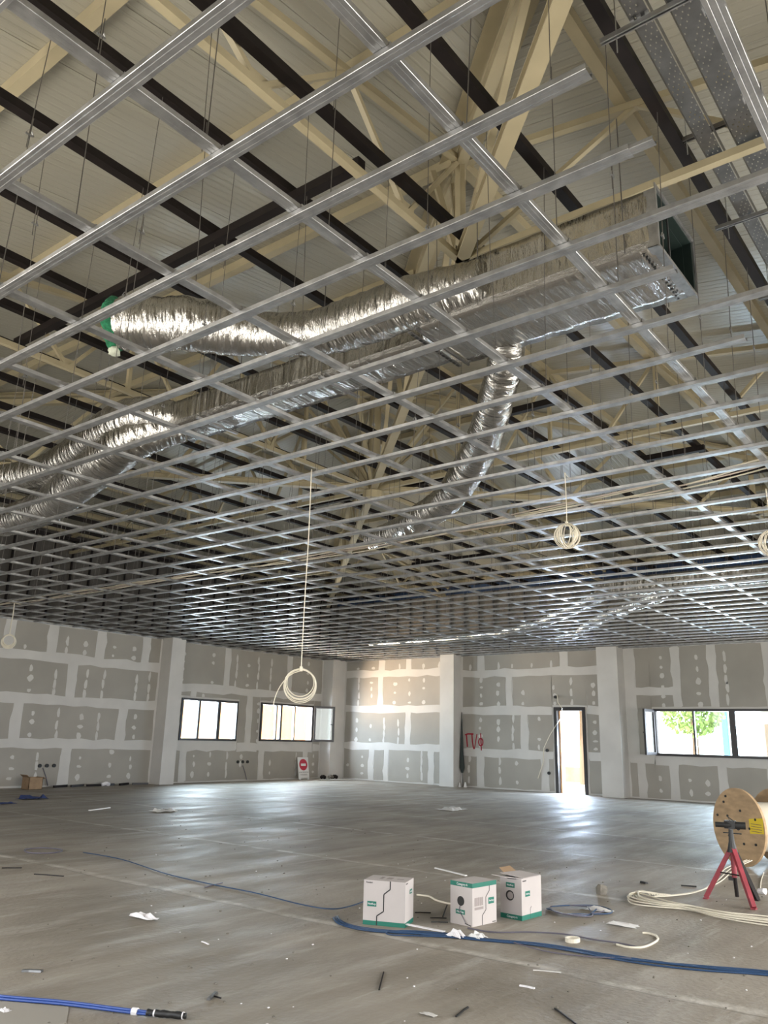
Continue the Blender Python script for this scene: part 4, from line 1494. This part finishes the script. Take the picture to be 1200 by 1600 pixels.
mb = MB(); disc(mb, cen, nrm, cR, 0.035); mb.build('front_flange', M['wood'], drum)
mb = MB(); disc(mb, cen - nrm * 0.62, nrm, cR, 0.035); mb.build('back_flange', M['wood'], drum)
MB().tube([cen - nrm * 0.03, cen - nrm * 0.62], 0.24, 28).build('barrel', M['ply_edge'], drum, smooth=False)
MB().tube([cen - nrm * 0.06, cen - nrm * 0.60], 0.31, 28).build('wound_cable', M['cable_white'], drum, smooth=True)
MB().tube([cen + nrm * 0.002, cen - nrm * 0.04], 0.045, 16).build('axle_hole', M['black'], drum)
for an, rr in ((0.6, 0.22), (1.9, 0.22), (-0.6, 0.22), (-2.0, 0.22), (3.14, 0.22), (0.9, 0.38), (0.3, 0.40), (2.8, 0.36), (-2.6, 0.36), (1.1, 0.42)):
    p = cen - tan * rr * math.cos(an) * -1 + Vector((0, 0, rr * math.sin(an)))
    MB().tube([p, p + nrm * 0.012], 0.016, 8).build('bolt', M['black'], drum)
tan = -tan
sp = cen + tan * 0.22 + Vector((0, 0, -0.06)) + nrm * 0.003
mb = MB().poly([sp, sp + tan * 0.25 + Vector((0, 0, 0.02)), sp + tan * 0.25 + Vector((0, 0, 0.21)), sp + Vector((0, 0, 0.18))], nrm * 0.002)
mb.build('yellow_sticker', M['yellow'], drum)
mb = MB()
for k in range(4):
    q = sp + tan * 0.03 + Vector((0, 0, 0.03 + k * 0.03)) + nrm * 0.0022
    mb.poly([q, q + tan * 0.19, q + tan * 0.19 + Vector((0, 0, 0.008)), q + Vector((0, 0, 0.008))], nrm * 0.001)
tag(mb.build('sticker_print', M['ply_edge'], drum), kind='stuff')

# red tripod roller stand
ts = empty('roller_stand', (9.25, 2.62, 0), 'red four-legged steel stand with a black roller head in front of the cable drum', 'stand')
apx = Vector((9.25, 2.63, 0.53))
for (x, y), mt, nm in (((9.21, 2.92), 'red', 'left'), ((8.98, 2.40), 'red', 'front'), ((9.50, 2.50), 'brown', 'rear')):
    foot = Vector((x, y, 0.015))
    sec = [(-0.022, -0.022), (0.022, -0.022), (0.022, 0.022), (-0.022, 0.022)]
    o = MB().sweep(apx + (foot - apx) * 0.02, foot, sec).build('leg', M[mt], ts)
    if mt == 'brown':
        tag(o, 'dark unpainted leg')
    MB().bar(foot + Vector((-0.03, 0, -0.008)), foot + Vector((0.04, 0, -0.008)), 0.045, 0.012).build('foot', M[mt], ts)
MB().tube([apx + Vector((0, 0, -0.02)), apx + Vector((0.0, 0, -0.30))], 0.026, 10).build('centre_tube', M['red'], ts)
MB().tube([apx + Vector((0, 0, -0.28)), (9.28, 2.63, 0.05)], 0.02, 10).build('inner_tube', M['brown'], ts)
MB().tube([apx + Vector((0, 0, -0.06)), apx + Vector((0, 0, 0.04)), apx + Vector((0, 0, 0.16))], 0.03, 10, rad=[0.055, 0.03, 0.022]).build('neck', M['black'], ts)
side = Vector((2.62, -9.25, 0)).normalized()
MB().bar(apx + side * -0.075 + Vector((0, 0, 0.125)), apx + side * 0.10 + Vector((0, 0, 0.12)), 0.018, 0.010).build('adjuster_handle', M['black'], ts)
ax = apx + Vector((0, 0, 0.20))
MB().tube([ax - side * 0.145, ax - side * 0.05], 0.026, 14).build('roller', M['black'], ts)
MB().tube([ax - side * 0.06, ax + side * 0.145], 0.036, 14).build('roller', M['black'], ts)
MB().box((ax.x - 0.03, ax.y - 0.05, ax.z - 0.035), (ax.x + 0.03, ax.y + 0.05, ax.z + 0.045)).build('roller_bracket', M['black'], ts)
MB().tube([ax + Vector((0, 0, 0.04)), ax + Vector((0, 0, 0.08)) - side * 0.02, ax + side * 0.035 + Vector((0, 0, 0.04))], 0.006, 6).build('catch', M['black'], ts)
MB().bar((9.225, 2.78, 0.27), (9.12, 2.52, 0.27), 0.012, 0.012).build('brace', M['brown'], ts)
MB().bar((9.12, 2.52, 0.265), (9.37, 2.57, 0.265), 0.012, 0.012).build('brace', M['brown'], ts)
MB().box((9.24, 2.635, 0.20), (9.30, 2.69, 0.235)).build('locking_screw', M['black'], ts)

# prohibition sign
sg = empty('sign_board', (22.70, 21.1, 0), 'white board with a red no-entry symbol leaning on the wall under the open window', 'sign')
th = 0.16
bl = Vector((22.30, 21.16, 0.0))
un = Vector((1, -0.06, 0)).normalized()
vn = Vector((0, math.sin(th), math.cos(th)))
nn = un.cross(vn)
if nn.y > 0:
    nn = -nn


def sgp(a, v, o_=0.0):
    return bl + un * a + vn * v + nn * o_


W_, H_ = 0.52, 0.78
MB().poly([sgp(0.0, 0.06), sgp(0.03, 0.0), sgp(0.10, 0.0), sgp(0.12, 0.06), sgp(0.42, 0.06), sgp(0.44, 0), sgp(0.50, 0), sgp(W_, 0.06), sgp(W_, H_), sgp(0.0, H_)], nn * 0.02).build('board', M['white'], sg)
mb = MB().poly([sgp(0.26 + 0.20 * math.cos(t * PI / 16), 0.52 + 0.20 * math.sin(t * PI / 16), 0.021) for t in range(32)], nn * 0.002)
mb.build('red_disc', M['sign_red'], sg)
MB().poly([sgp(0.14, 0.475, 0.024), sgp(0.38, 0.475, 0.024), sgp(0.38, 0.56, 0.024), sgp(0.14, 0.56, 0.024)], nn * 0.002).build('white_bar', M['white'], sg)
text('ΑΠΑΓΟΡΕΥΕΤΑΙ', 0.062, sgp(0.26, 0.25, 0.024), un, nn, M['black'], 'sign_text', sg)
text('Η ΕΙΣΟΔΟΣ', 0.062, sgp(0.26, 0.17, 0.024), un, nn, M['black'], 'sign_text', sg)
# graffiti Π/Φ sprayed on the right wall
gf = empty('spray_mark', (XW - 0.012, 15.1, 1.5), 'red sprayed letters on the plasterboard beside the column', 'graffiti')


def stroke(pts, w=0.048):
    mbx = MB()
    for i in range(len(pts) - 1):
        a, b3 = Vector((XW - 0.013, *pts[i])), Vector((XW - 0.013, *pts[i + 1]))
        mbx.bar(a, b3, 0.003, w, up=Vector((1, 0, 0)).cross(b3 - a))
        mbx.tube([a + Vector((0.002, 0, 0)), a - Vector((0.002, 0, 0))], w / 2, 8)
    mbx.build('paint_stroke', M['red_spray'], gf)


stroke([(15.44, 1.70), (15.40, 1.30)])
stroke([(15.48, 1.70), (15.38, 1.73), (15.16, 1.73)])
stroke([(15.22, 1.72), (15.20, 1.48), (15.16, 1.28), (15.12, 1.24)])
stroke([(15.02, 1.72), (15.12, 1.24)], 0.035)
cyl = [(14.87 + 0.085 * math.cos(t * PI / 8), 1.47 + 0.12 * math.sin(t * PI / 8)) for t in range(17)]
stroke(cyl, 0.042)
stroke([(14.87, 1.74), (14.85, 1.20)], 0.042)

# folded dark green cloth on a slim pole in the corner behind the column
gp = empty('wrapped_pole', (24.38, 15.50, 0), 'slim pole wrapped in dark green cloth, leaning in the corner by the column', 'pole')
MB().tube([(24.34, 15.52, 0.45), (24.35, 15.53, 0.62), (24.38, 15.56, 1.2), (24.42, 15.585, 2.45)], 0.1, 10, rad=[0.03, 0.085, 0.05, 0.012]).build('cloth', M['greenpole'], gp, smooth=True)
MB().tube([(24.36, 15.50, 0.0), (24.35, 15.53, 0.5)], 0.018, 6).build('pole', M['galv_dull'], gp)
tag(MB().tube([(24.28, 15.36, 0.0), (24.28, 15.36, 0.16)], 0.05, 8, rad=[0.06, 0.02]).build('white_cone', M['white']), 'small white cone on the floor at the foot of the wrapped pole', 'cone')
tag(MB().tube([(24.25, 15.72 - 0.18 + 0.02, 0.0), (24.25, 15.56, 0.14)], 0.05, 8, rad=[0.05, 0.02]).build('white_cone', M['white']), 'second small white cone, nearer the column foot', 'cone')

# crate and debris along the left wall
cr = empty('carton', (12.0, 20.9, 0), 'small brown open cardboard carton against the left wall', 'box')
mb = MB()
for p, q in (((11.80, 20.75, 0), (12.18, 21.1, 0.01)), ((11.80, 20.75, 0), (12.18, 20.76, 0.30)), ((11.80, 21.09, 0), (12.18, 21.1, 0.30)), ((11.80, 20.75, 0), (11.81, 21.1, 0.30)), ((12.17, 20.75, 0), (12.18, 21.1, 0.30))):
    mb.box(p, q)
mb.build('body', M['kraft'], cr)
MB().poly([(11.80, 20.75, 0.30), (11.80, 21.1, 0.30), (11.72, 21.1, 0.36), (11.72, 20.75, 0.36)], (0, 0, 0.008)).build('flap', M['kraft'], cr)
mb = MB(); mb.poly([(12.18, 20.75, 0.30), (12.18, 21.1, 0.30), (12.28, 21.08, 0.26), (12.28, 20.77, 0.26)], (0, 0, 0.008)); mb.build('flap', M['kraft'], cr)
rd = random.Random(21)
labs = ['near the carton', 'second from the carton', 'in the middle of the row', 'fourth from the carton', 'fifth from the carton', 'nearest the column']
for k in range(6):
    x = 12.75 + k * 0.52
    a = (x, 21.22 + rd.uniform(-0.1, 0.1), 0.03 + 0.0 * k)
    b_ = (x + rd.uniform(0.42, 0.49), 21.25 + rd.uniform(-0.1, 0.1), 0.03 + rd.uniform(0, 0.01))
    if b_[0] > 16.0:
        b_ = (15.95, b_[1], b_[2])
    o = MB().bar(a, b_, 0.05, 0.06).build('dark_batten', M['brown'] if k % 2 == 0 else M['frame'])
    tag(o, 'dark offcut batten on the floor at the left wall, %s' % labs[k], 'batten', 'battens along the left wall')
tag(MB().tube([(14.2, 21.12, 0.05), (14.33, 21.10, 0.08), (14.46, 21.14, 0.05)], 0.05, 8, wob=0.6).build('white_scrap', M['paper']), 'white scrap lying among the dark battens at the left wall', 'scrap')
# board lying in the far corner
tag(MB().poly([(22.6, 20.35, 0.0), (24.0, 19.9, 0.0), (24.2, 20.8, 0.0), (22.9, 20.9, 0.0)], (0, 0, 0.03)).build('loose_board', M['board']), 'loose plasterboard sheet lying flat in the far corner', 'board')
for k, (x, y) in enumerate(((23.0, 20.7), (23.3, 20.6), (23.6, 20.65))):
    tag(MB().tube([(x, y, 0.09), (x + 0.1, y + 0.02, 0.12), (x + 0.22, y, 0.09)], 0.06, 8, wob=0.7).build('rubble_lump', M['brown' if k != 1 else 'rock']),
        'dark lump of rubbish on the loose board, %s' % ('left', 'middle', 'right')[k], 'rubbish', 'rubbish on the corner board')


def crumple(name, x, y, sx_, sy_, sz, mat, label, cat, seed):
    rn = random.Random(seed)
    mbx = MB()
    nx, ny = 7, 5
    base = []
    for i in range(nx):
        for j in range(ny):
            px = x + (i / (nx - 1) - 0.5) * sx_ * rn.uniform(0.8, 1.1)
            py = y + (j / (ny - 1) - 0.5) * sy_ * rn.uniform(0.8, 1.1)
            ed = min(i, nx - 1 - i, j * 1.4, (ny - 1 - j) * 1.4)
            mbx.v.append(Vector((px, py, 0.004 + ((0.5 + 0.9 * noise.noise(Vector((i * 0.9, j * 0.9, seed * 3.1)))) * 0.7 * sz if ed > 0.5 else rn.uniform(0, 0.2) * sz))))
    for i in range(nx - 1):
        for j in range(ny - 1):
            a = i * ny + j
            mbx.f.append((a, a + ny, a + ny + 1, a + 1))
    o = mbx.build(name, mat)
    md = o.modifiers.new('thickness', 'SOLIDIFY')
    md.thickness = 0.003
    md.offset = 1
    return tag(o, label, cat)


crumple('blue_cloth', 10.35, 18.0, 0.6, 0.45, 0.16, M['blue_cloth'], 'crumpled dark blue cloth on the floor near the left wall', 'cloth', 1)
crumple('blue_cloth', 9.2, 17.2, 0.6, 0.35, 0.05, M['blue_cloth'], 'flat blue cloth on the floor at the left edge', 'cloth', 2)
crumple('white_bag', 10.8, 13.85, 0.5, 0.35, 0.12, M['white'], 'white crumpled plastic bag in the middle of the left floor', 'bag', 3)
crumple('paper_scrap', 4.67, 6.15, 0.10, 0.30, 0.05, M['paper'], 'white twisted paper scrap on the open floor, left of the boxes', 'paper', 4)
crumple('paper_scrap', 5.95, 3.86, 0.10, 0.15, 0.09, M['paper'], 'torn white paper standing by the blue cables in front of the middle box', 'paper', 5)
crumple('plastic_wrap', 6.05, 3.72, 0.12, 0.12, 0.06, M['white'], 'pale crumpled film beside the torn paper', 'film', 6)
crumple('plastic_wrap', 7.80, 3.46, 0.12, 0.26, 0.05, M['white'], 'white crumpled film lying on the blue cable loop', 'film', 7)
crumple('plastic_wrap', 7.35, 3.05, 0.12, 0.26, 0.04, M['white'], 'white crumpled film right of the cable loop', 'film', 8)
crumple('white_bag', 16.2, 10.6, 0.7, 0.5, 0.10, M['white'], 'pale plastic film far out on the floor below the column', 'film', 9)
crumple('cement_lump', 4.26, 2.94, 0.04, 0.10, 0.02, M['plaster'], 'small smear of pale plaster at the bottom edge', 'plaster', 10)
# slab patch at bottom left
crumple('paper_scrap', 2.72, 4.72, 0.05, 0.08, 0.02, M['paper'], 'tiny pale scrap in the bottom left corner', 'paper', 12)

# floor cables
cable('blue_cable', [(6.44, 9.81, .01), (6.44, 8.99, .01), (6.17, 7.77, .01), (6.1, 6.95, .01), (6.09, 6.28, .01), (6.0, 5.58, .01), (6.04, 5.26, .01), (6.25, 5.21, .01), (6.61, 5.28, .01)], 0.0055, M['cable_blue'], 'thin blue cable snaking across the left floor', n=6)
cable('cable_loop', [(6.06, 10.54, .01), (6.28, 10.52, .01), (6.38, 10.26, .01), (6.30, 10.08, .01), (6.12, 10.02, .01), (5.95, 10.17, .01), (5.98, 10.40, .01), (6.08, 10.56, .01)], 0.008, M['cable_dark'], 'dark loop of cable on the left floor')
BUN = [(5.84, 5.0), (5.70, 4.78), (5.68, 4.47), (5.84, 4.06), (6.00, 3.63), (6.17, 3.2), (6.24, 2.72), (6.32, 2.41), (6.4, 2.08), (6.53, 1.69), (6.62, 1.2)]
bc = empty('cable_bundle', (6.2, 3.2, 0), 'bundle of blue cables running across the floor in front of the boxes', 'cables')
for k in range(5):
    pts = [(x + (k - 2) * 0.034 * math.sin(i * 1.1 + k) + (0.02 * (k - 2) if i > 4 else 0), y, 0.008 + 0.004 * (k % 2)) for i, (x, y) in enumerate(BUN)]
    MB().tube(smooth_path(pts, 8), 0.0065, 6).build('cable', M['cable_blue'], bc, smooth=True)
MB().tube(smooth_path([(5.87, 3.9, .012), (5.74, 4.08, .012), (5.62, 4.26, .012), (5.70, 4.33, .012), (5.86, 4.2, .012), (6.02, 3.85, .012)], 8), 0.0055, 6).build('cable', M['cable_blue'], bc, smooth=True)
MB().tube(smooth_path([(6.1, 3.45, .012), (6.02, 3.1, .012), (6.10, 2.8, .012), (6.28, 2.55, .012)], 8), 0.005, 6).build('cable', M['cable_dark'], bc, smooth=True)
MB().box((5.95, 3.98, 0.02), (5.99, 4.36, 0.026)).build('white_tie_strip', M['paper'], bc)
cable('dark_cable', [(6.28, 3.95, .008), (6.3, 3.72, .008), (6.52, 3.5, .008), (6.65, 3.27, .008), (6.65, 3.0, .008), (6.68, 2.82, .008), (6.66, 2.66, .008)], 0.006, M['cable_dark'], 'thin dark cable running right from the middle box')
lp = empty('cable_coil', (7.6, 3.6, 0), 'loose loops of dark blue cable on the floor right of the boxes', 'cable coil')
for k in range(4):
    pts = [(7.5 + 0.02 * k, 3.85, .01), (7.38 - 0.03 * k, 3.62, .012 + .006 * k), (7.45, 3.44 - 0.05 * k + 0.1, .012), (7.68, 3.33 + 0.06 * k, .012 + .006 * k), (7.87, 3.38 + 0.07 * k, .012), (7.96 - 0.03 * k, 3.57, .012), (7.78, 3.75, .014), (7.6, 3.86, .012)]
    MB().tube(smooth_path(pts, 6), 0.006, 6).build('cable', M['cable_dark'] if k % 2 else M['cable_blue'], lp, smooth=True)
wb = empty('cable_bundle', (8.5, 2.9, 0), 'thick bundle of cream cables on the floor at the right edge', 'cables')
W1 = [(8.80, 3.50), (8.58, 3.36), (8.42, 3.10), (8.45, 2.83), (8.40, 2.51), (8.38, 2.12), (8.35, 1.6)]
for k in range(9):
    pts = [(8.98 + 0.02 * k - 0.05, 3.40 - 0.02 * k, 0.012), (8.96 + rc.uniform(-.04, .04), 3.50 + rc.uniform(-.02, .02), .03)]
    for i, (x, y) in enumerate(W1):
        sprd = 0.055 if i < 2 else 0.036
        pts.append((x + (k - 4) * sprd * (0.7 + 0.5 * math.sin(i * 1.7 + k * 0.6)), y + rc.uniform(-.02, .02), 0.014 + 0.01 * (k % 3)))
    MB().tube(smooth_path(pts, 7), 0.0068, 6).build('cable', M['cable_white'], wb, smooth=True)
for k in range(3):
    pts = [(8.85 + 0.05 * k, 3.34, .012), (9.10 + 0.04 * k, 3.19, .012), (9.50 + 0.1 * k, 3.10, .012), (10.4, 3.12 + 0.04 * k, .012), (11.3, 3.2 + 0.05 * k, .05), (11.72, 3.1 + 0.03 * k, .12)]
    MB().tube(smooth_path(pts, 7), 0.006, 6).build('cable', M['cable_white'], wb, smooth=True)
cable('white_cable', [(6.62, 2.81, .008), (6.60, 2.70, .008), (6.70, 2.62, .008), (6.97, 2.62, .008), (7.13, 2.68, .008), (7.18, 2.76, .008), (7.16, 2.81, .008)], 0.009, M['cable_white'], 'short curled white cable offcut on the floor at right')
cable('white_cable', [(7.17, 5.11, .01), (7.2, 4.98, .008), (7.08, 4.80, .008), (7.05, 4.6, .008), (7.2, 4.42, .01)], 0.009, M['cable_white'], 'white cable between the left and the middle box')
cable('white_cable', [(11.55, 2.93, .012), (10.8, 2.78, .008), (10.03, 2.6, .008)], 0.006, M['cable_white'], 'thin white cable trailing to the right edge under the drum')
tag(MB().tube([(10.0, 2.60, .02), (9.96, 2.53, .03)], 0.03, 8, wob=.5).build('white_scrap', M['paper']), 'white blob at the end of the thin cable below the drum', 'scrap')
# tape ring
mb = MB()
seg = 18
for i in range(seg):
    for (rr, z) in ((0.055, 0.0), (0.055, 0.028), (0.045, 0.028), (0.045, 0.0)):
        a = 2 * PI * i / seg
        mb.v.append(Vector((6.5 + rr * 1.25 * math.cos(a), 3.12 + rr * math.sin(a), z)))
for i in range(seg):
    for k in range(4):
        a, b_ = i * 4 + k, i * 4 + (k + 1) % 4
        c_, d_ = ((i + 1) % seg) * 4 + (k + 1) % 4, ((i + 1) % seg) * 4 + k
        mb.f.append((a, b_, c_, d_))
tag(mb.build('tape_ring', M['cable_white']), 'oval ring of cream cable tape on the floor right of the boxes', 'tape ring')
tag(MB().tube([(8.66, 3.81, 0), (8.66, 3.81, 0.055), (8.67, 3.81, 0.085)], 0.05, 7, rad=[0.05, 0.055, 0.045], wob=.3).build('cement_lump', M['rock']), 'small grey cement lump on the floor right of the boxes', 'lump')

# blue hose with taped end at bottom left
bh = empty('hose_bundle', (3.0, 4.4, 0), 'bright blue hoses with a black taped end at the bottom left', 'hose')
HP = [(2.68, 5.25), (2.80, 4.92), (2.99, 4.56), (3.14, 4.20), (3.205, 4.06)]
for k in range(3):
    pts = [(x + (k - 1) * 0.010 * (1.6 - i * 0.25), y, 0.012 + (0.010 if k == 1 else 0)) for i, (x, y) in enumerate(HP)]
    MB().tube(smooth_path(pts, 8), 0.0075, 8).build('hose', M['blue_bright'], bh, smooth=True)
MB().tube(smooth_path([(3.195, 4.085, .018), (3.23, 4.02, .018), (3.26, 3.96, .018), (3.30, 3.885, .018)], 6), 0.017, 10, wob=0.35).build('black_tape', M['black'], bh, smooth=True)
MB().tube([(3.155, 4.165, .016), (3.17, 4.135, .016)], 0.020, 10).build('white_tape', M['paper'], bh)
MB().tube([(3.215, 4.05, .017), (3.219, 4.042, .017)], 0.019, 10).build('white_tape', M['paper'], bh)
MB().tube([(3.292, 3.902, .018), (3.295, 3.896, .018)], 0.019, 10).build('white_tape', M['paper'], bh)
tag(MB().poly([(2.30, 5.2, 0.0), (2.81, 4.86, 0.0), (2.99, 4.52, 0.0), (2.84, 4.30, 0.0), (2.2, 4.3, 0.0)], (0, 0, 0.004)).build('screed_patch', M['board']), 'smooth grey sheet on the floor in the bottom left corner', 'sheet')

# small metal and wooden offcuts
def stick(name, p, q, w, h_, mat, label, cat='offcut', z=0.0):
    mbx = MB()
    p, q = Vector((*p, z + h_ / 2 + 0.001)), Vector((*q, z + h_ / 2 + 0.001))
    m_ = p.lerp(q, 0.35) + Vector((0.006, 0.004, 0))
    mbx.sweep(p, m_, [(-w / 2, -h_ / 2), (w / 2, -h_ / 2), (w / 2 * 0.8, h_ / 2), (-w / 2, h_ / 2 * 0.7)])
    mbx.sweep(m_, q, [(-w / 2, -h_ / 2), (w / 2, -h_ / 2), (w / 2 * 0.8, h_ / 2), (-w / 2, h_ / 2 * 0.7)])
    return tag(mbx.build(name, mat), label, cat)


stick('metal_offcut', (3.18, 5.37), (3.26, 5.27), 0.035, 0.012, M['galv_dull'], 'bent grey metal clip on the lower left floor')
stick('metal_offcut', (3.72, 4.12), (3.60, 4.05), 0.022, 0.012, M['galv_dull'], 'small grey metal pin left of bottom centre')
stick('metal_offcut', (3.66, 4.10), (3.67, 4.02), 0.008, 0.008, M['brown'], 'thin dark screw beside the grey metal pin')
stick('dark_stick', (4.77, 3.66), (4.44, 3.44), 0.008, 0.008, M['brown'], 'thin dark bent stick below the left box')
stick('dark_stick', (4.53, 2.85), (4.34, 2.81), 0.010, 0.008, M['black'], 'short black stick at the bottom edge right of centre')
stick('dark_stick', (4.86, 2.46), (4.66, 2.21), 0.010, 0.008, M['black'], 'longer black stick at the bottom edge further right')
stick('dark_stick', (5.12, 9.33), (5.28, 9.20), 0.02, 0.01, M['brown'], 'dark stick at the left picture edge')
stick('dark_stick', (5.16, 8.72), (5.31, 8.40), 0.018, 0.01, M['brown'], 'dark stick right of the stick at the left edge')
stick('dark_stick', (5.96, 6.88), (6.26, 6.96), 0.015, 0.01, M['cable_dark'], 'grey stick crossing the thin blue cable')
stick('white_strip', (8.79, 5.99), (8.58, 5.42), 0.035, 0.012, M['white'], 'white plastic trim strip on the floor behind the boxes')
stick('metal_offcut', (6.49, 4.64), (6.58, 4.53), 0.012, 0.008, M['brown'], 'dark metal rod just right of the left box')
stick('metal_offcut', (6.98, 4.62), (6.52, 4.36), 0.010, 0.008, M['brown'], 'long dark metal rod lying between left and middle box')
stick('metal_offcut', (6.40, 4.41), (6.49, 4.30), 0.012, 0.008, M['brown'], 'short dark metal rod in front of the long rod')
stick('metal_offcut', (6.27, 4.31), (6.36, 4.20), 0.012, 0.008, M['black'], 'black metal rod nearest the middle box')
stick('white_strip', (9.75, 14.81), (10.40, 15.10), 0.05, 0.02, M['white'], 'white strip far on the left floor')
stick('metal_offcut', (9.80, 3.37), (9.86, 3.22), 0.02, 0.015, M['black'], 'dark bent wire left of the red stand')
stick('white_strip', (4.48, 5.16), (4.46, 5.06), 0.012, 0.006, M['paper'], 'tiny white strip in the middle of the near floor')
stick('white_strip', (5.13, 2.84), (5.14, 2.74), 0.02, 0.008, M['paper'], 'small white piece low right of centre')
stick('white_strip', (5.52, 2.95), (5.60, 2.78), 0.012, 0.006, M['plaster'], 'short pale strip on the joint below the blue cables')
stick('metal_offcut', (9.68, 3.78), (9.64, 3.70), 0.04, 0.02, M['black'], 'small black piece left of the cream cables')

# scattered crumbs of rubble: one object nobody could count
rn = random.Random(77)
mb = MB()
for i in range(260):
    x = 2.6 + 9 * rn.random() ** 1.3
    y = x * rn.uniform(0.25, 1.7)
    s_ = rn.uniform(0.003, 0.007)
    mb.box((x - s_, y - s_ * 1.2, 0), (x + s_, y + s_, s_ * 1.1))
tag(mb.build('floor_crumbs', M['rock']), 'small dark crumbs of rubble scattered over the floor', 'rubble', kind='stuff')
mb = MB()
for i in range(60):
    x = 2.8 + 7 * rn.random()
    y = x * rn.uniform(0.25, 1.3)
    s_ = rn.uniform(0.002, 0.005)
    mb.box((x - s_ * 1.6, y - s_, 0), (x + s_ * 1.2, y + s_, s_))
tag(mb.build('plaster_crumbs', M['paper']), 'small white crumbs of plaster scattered over the floor', 'rubble', kind='stuff')
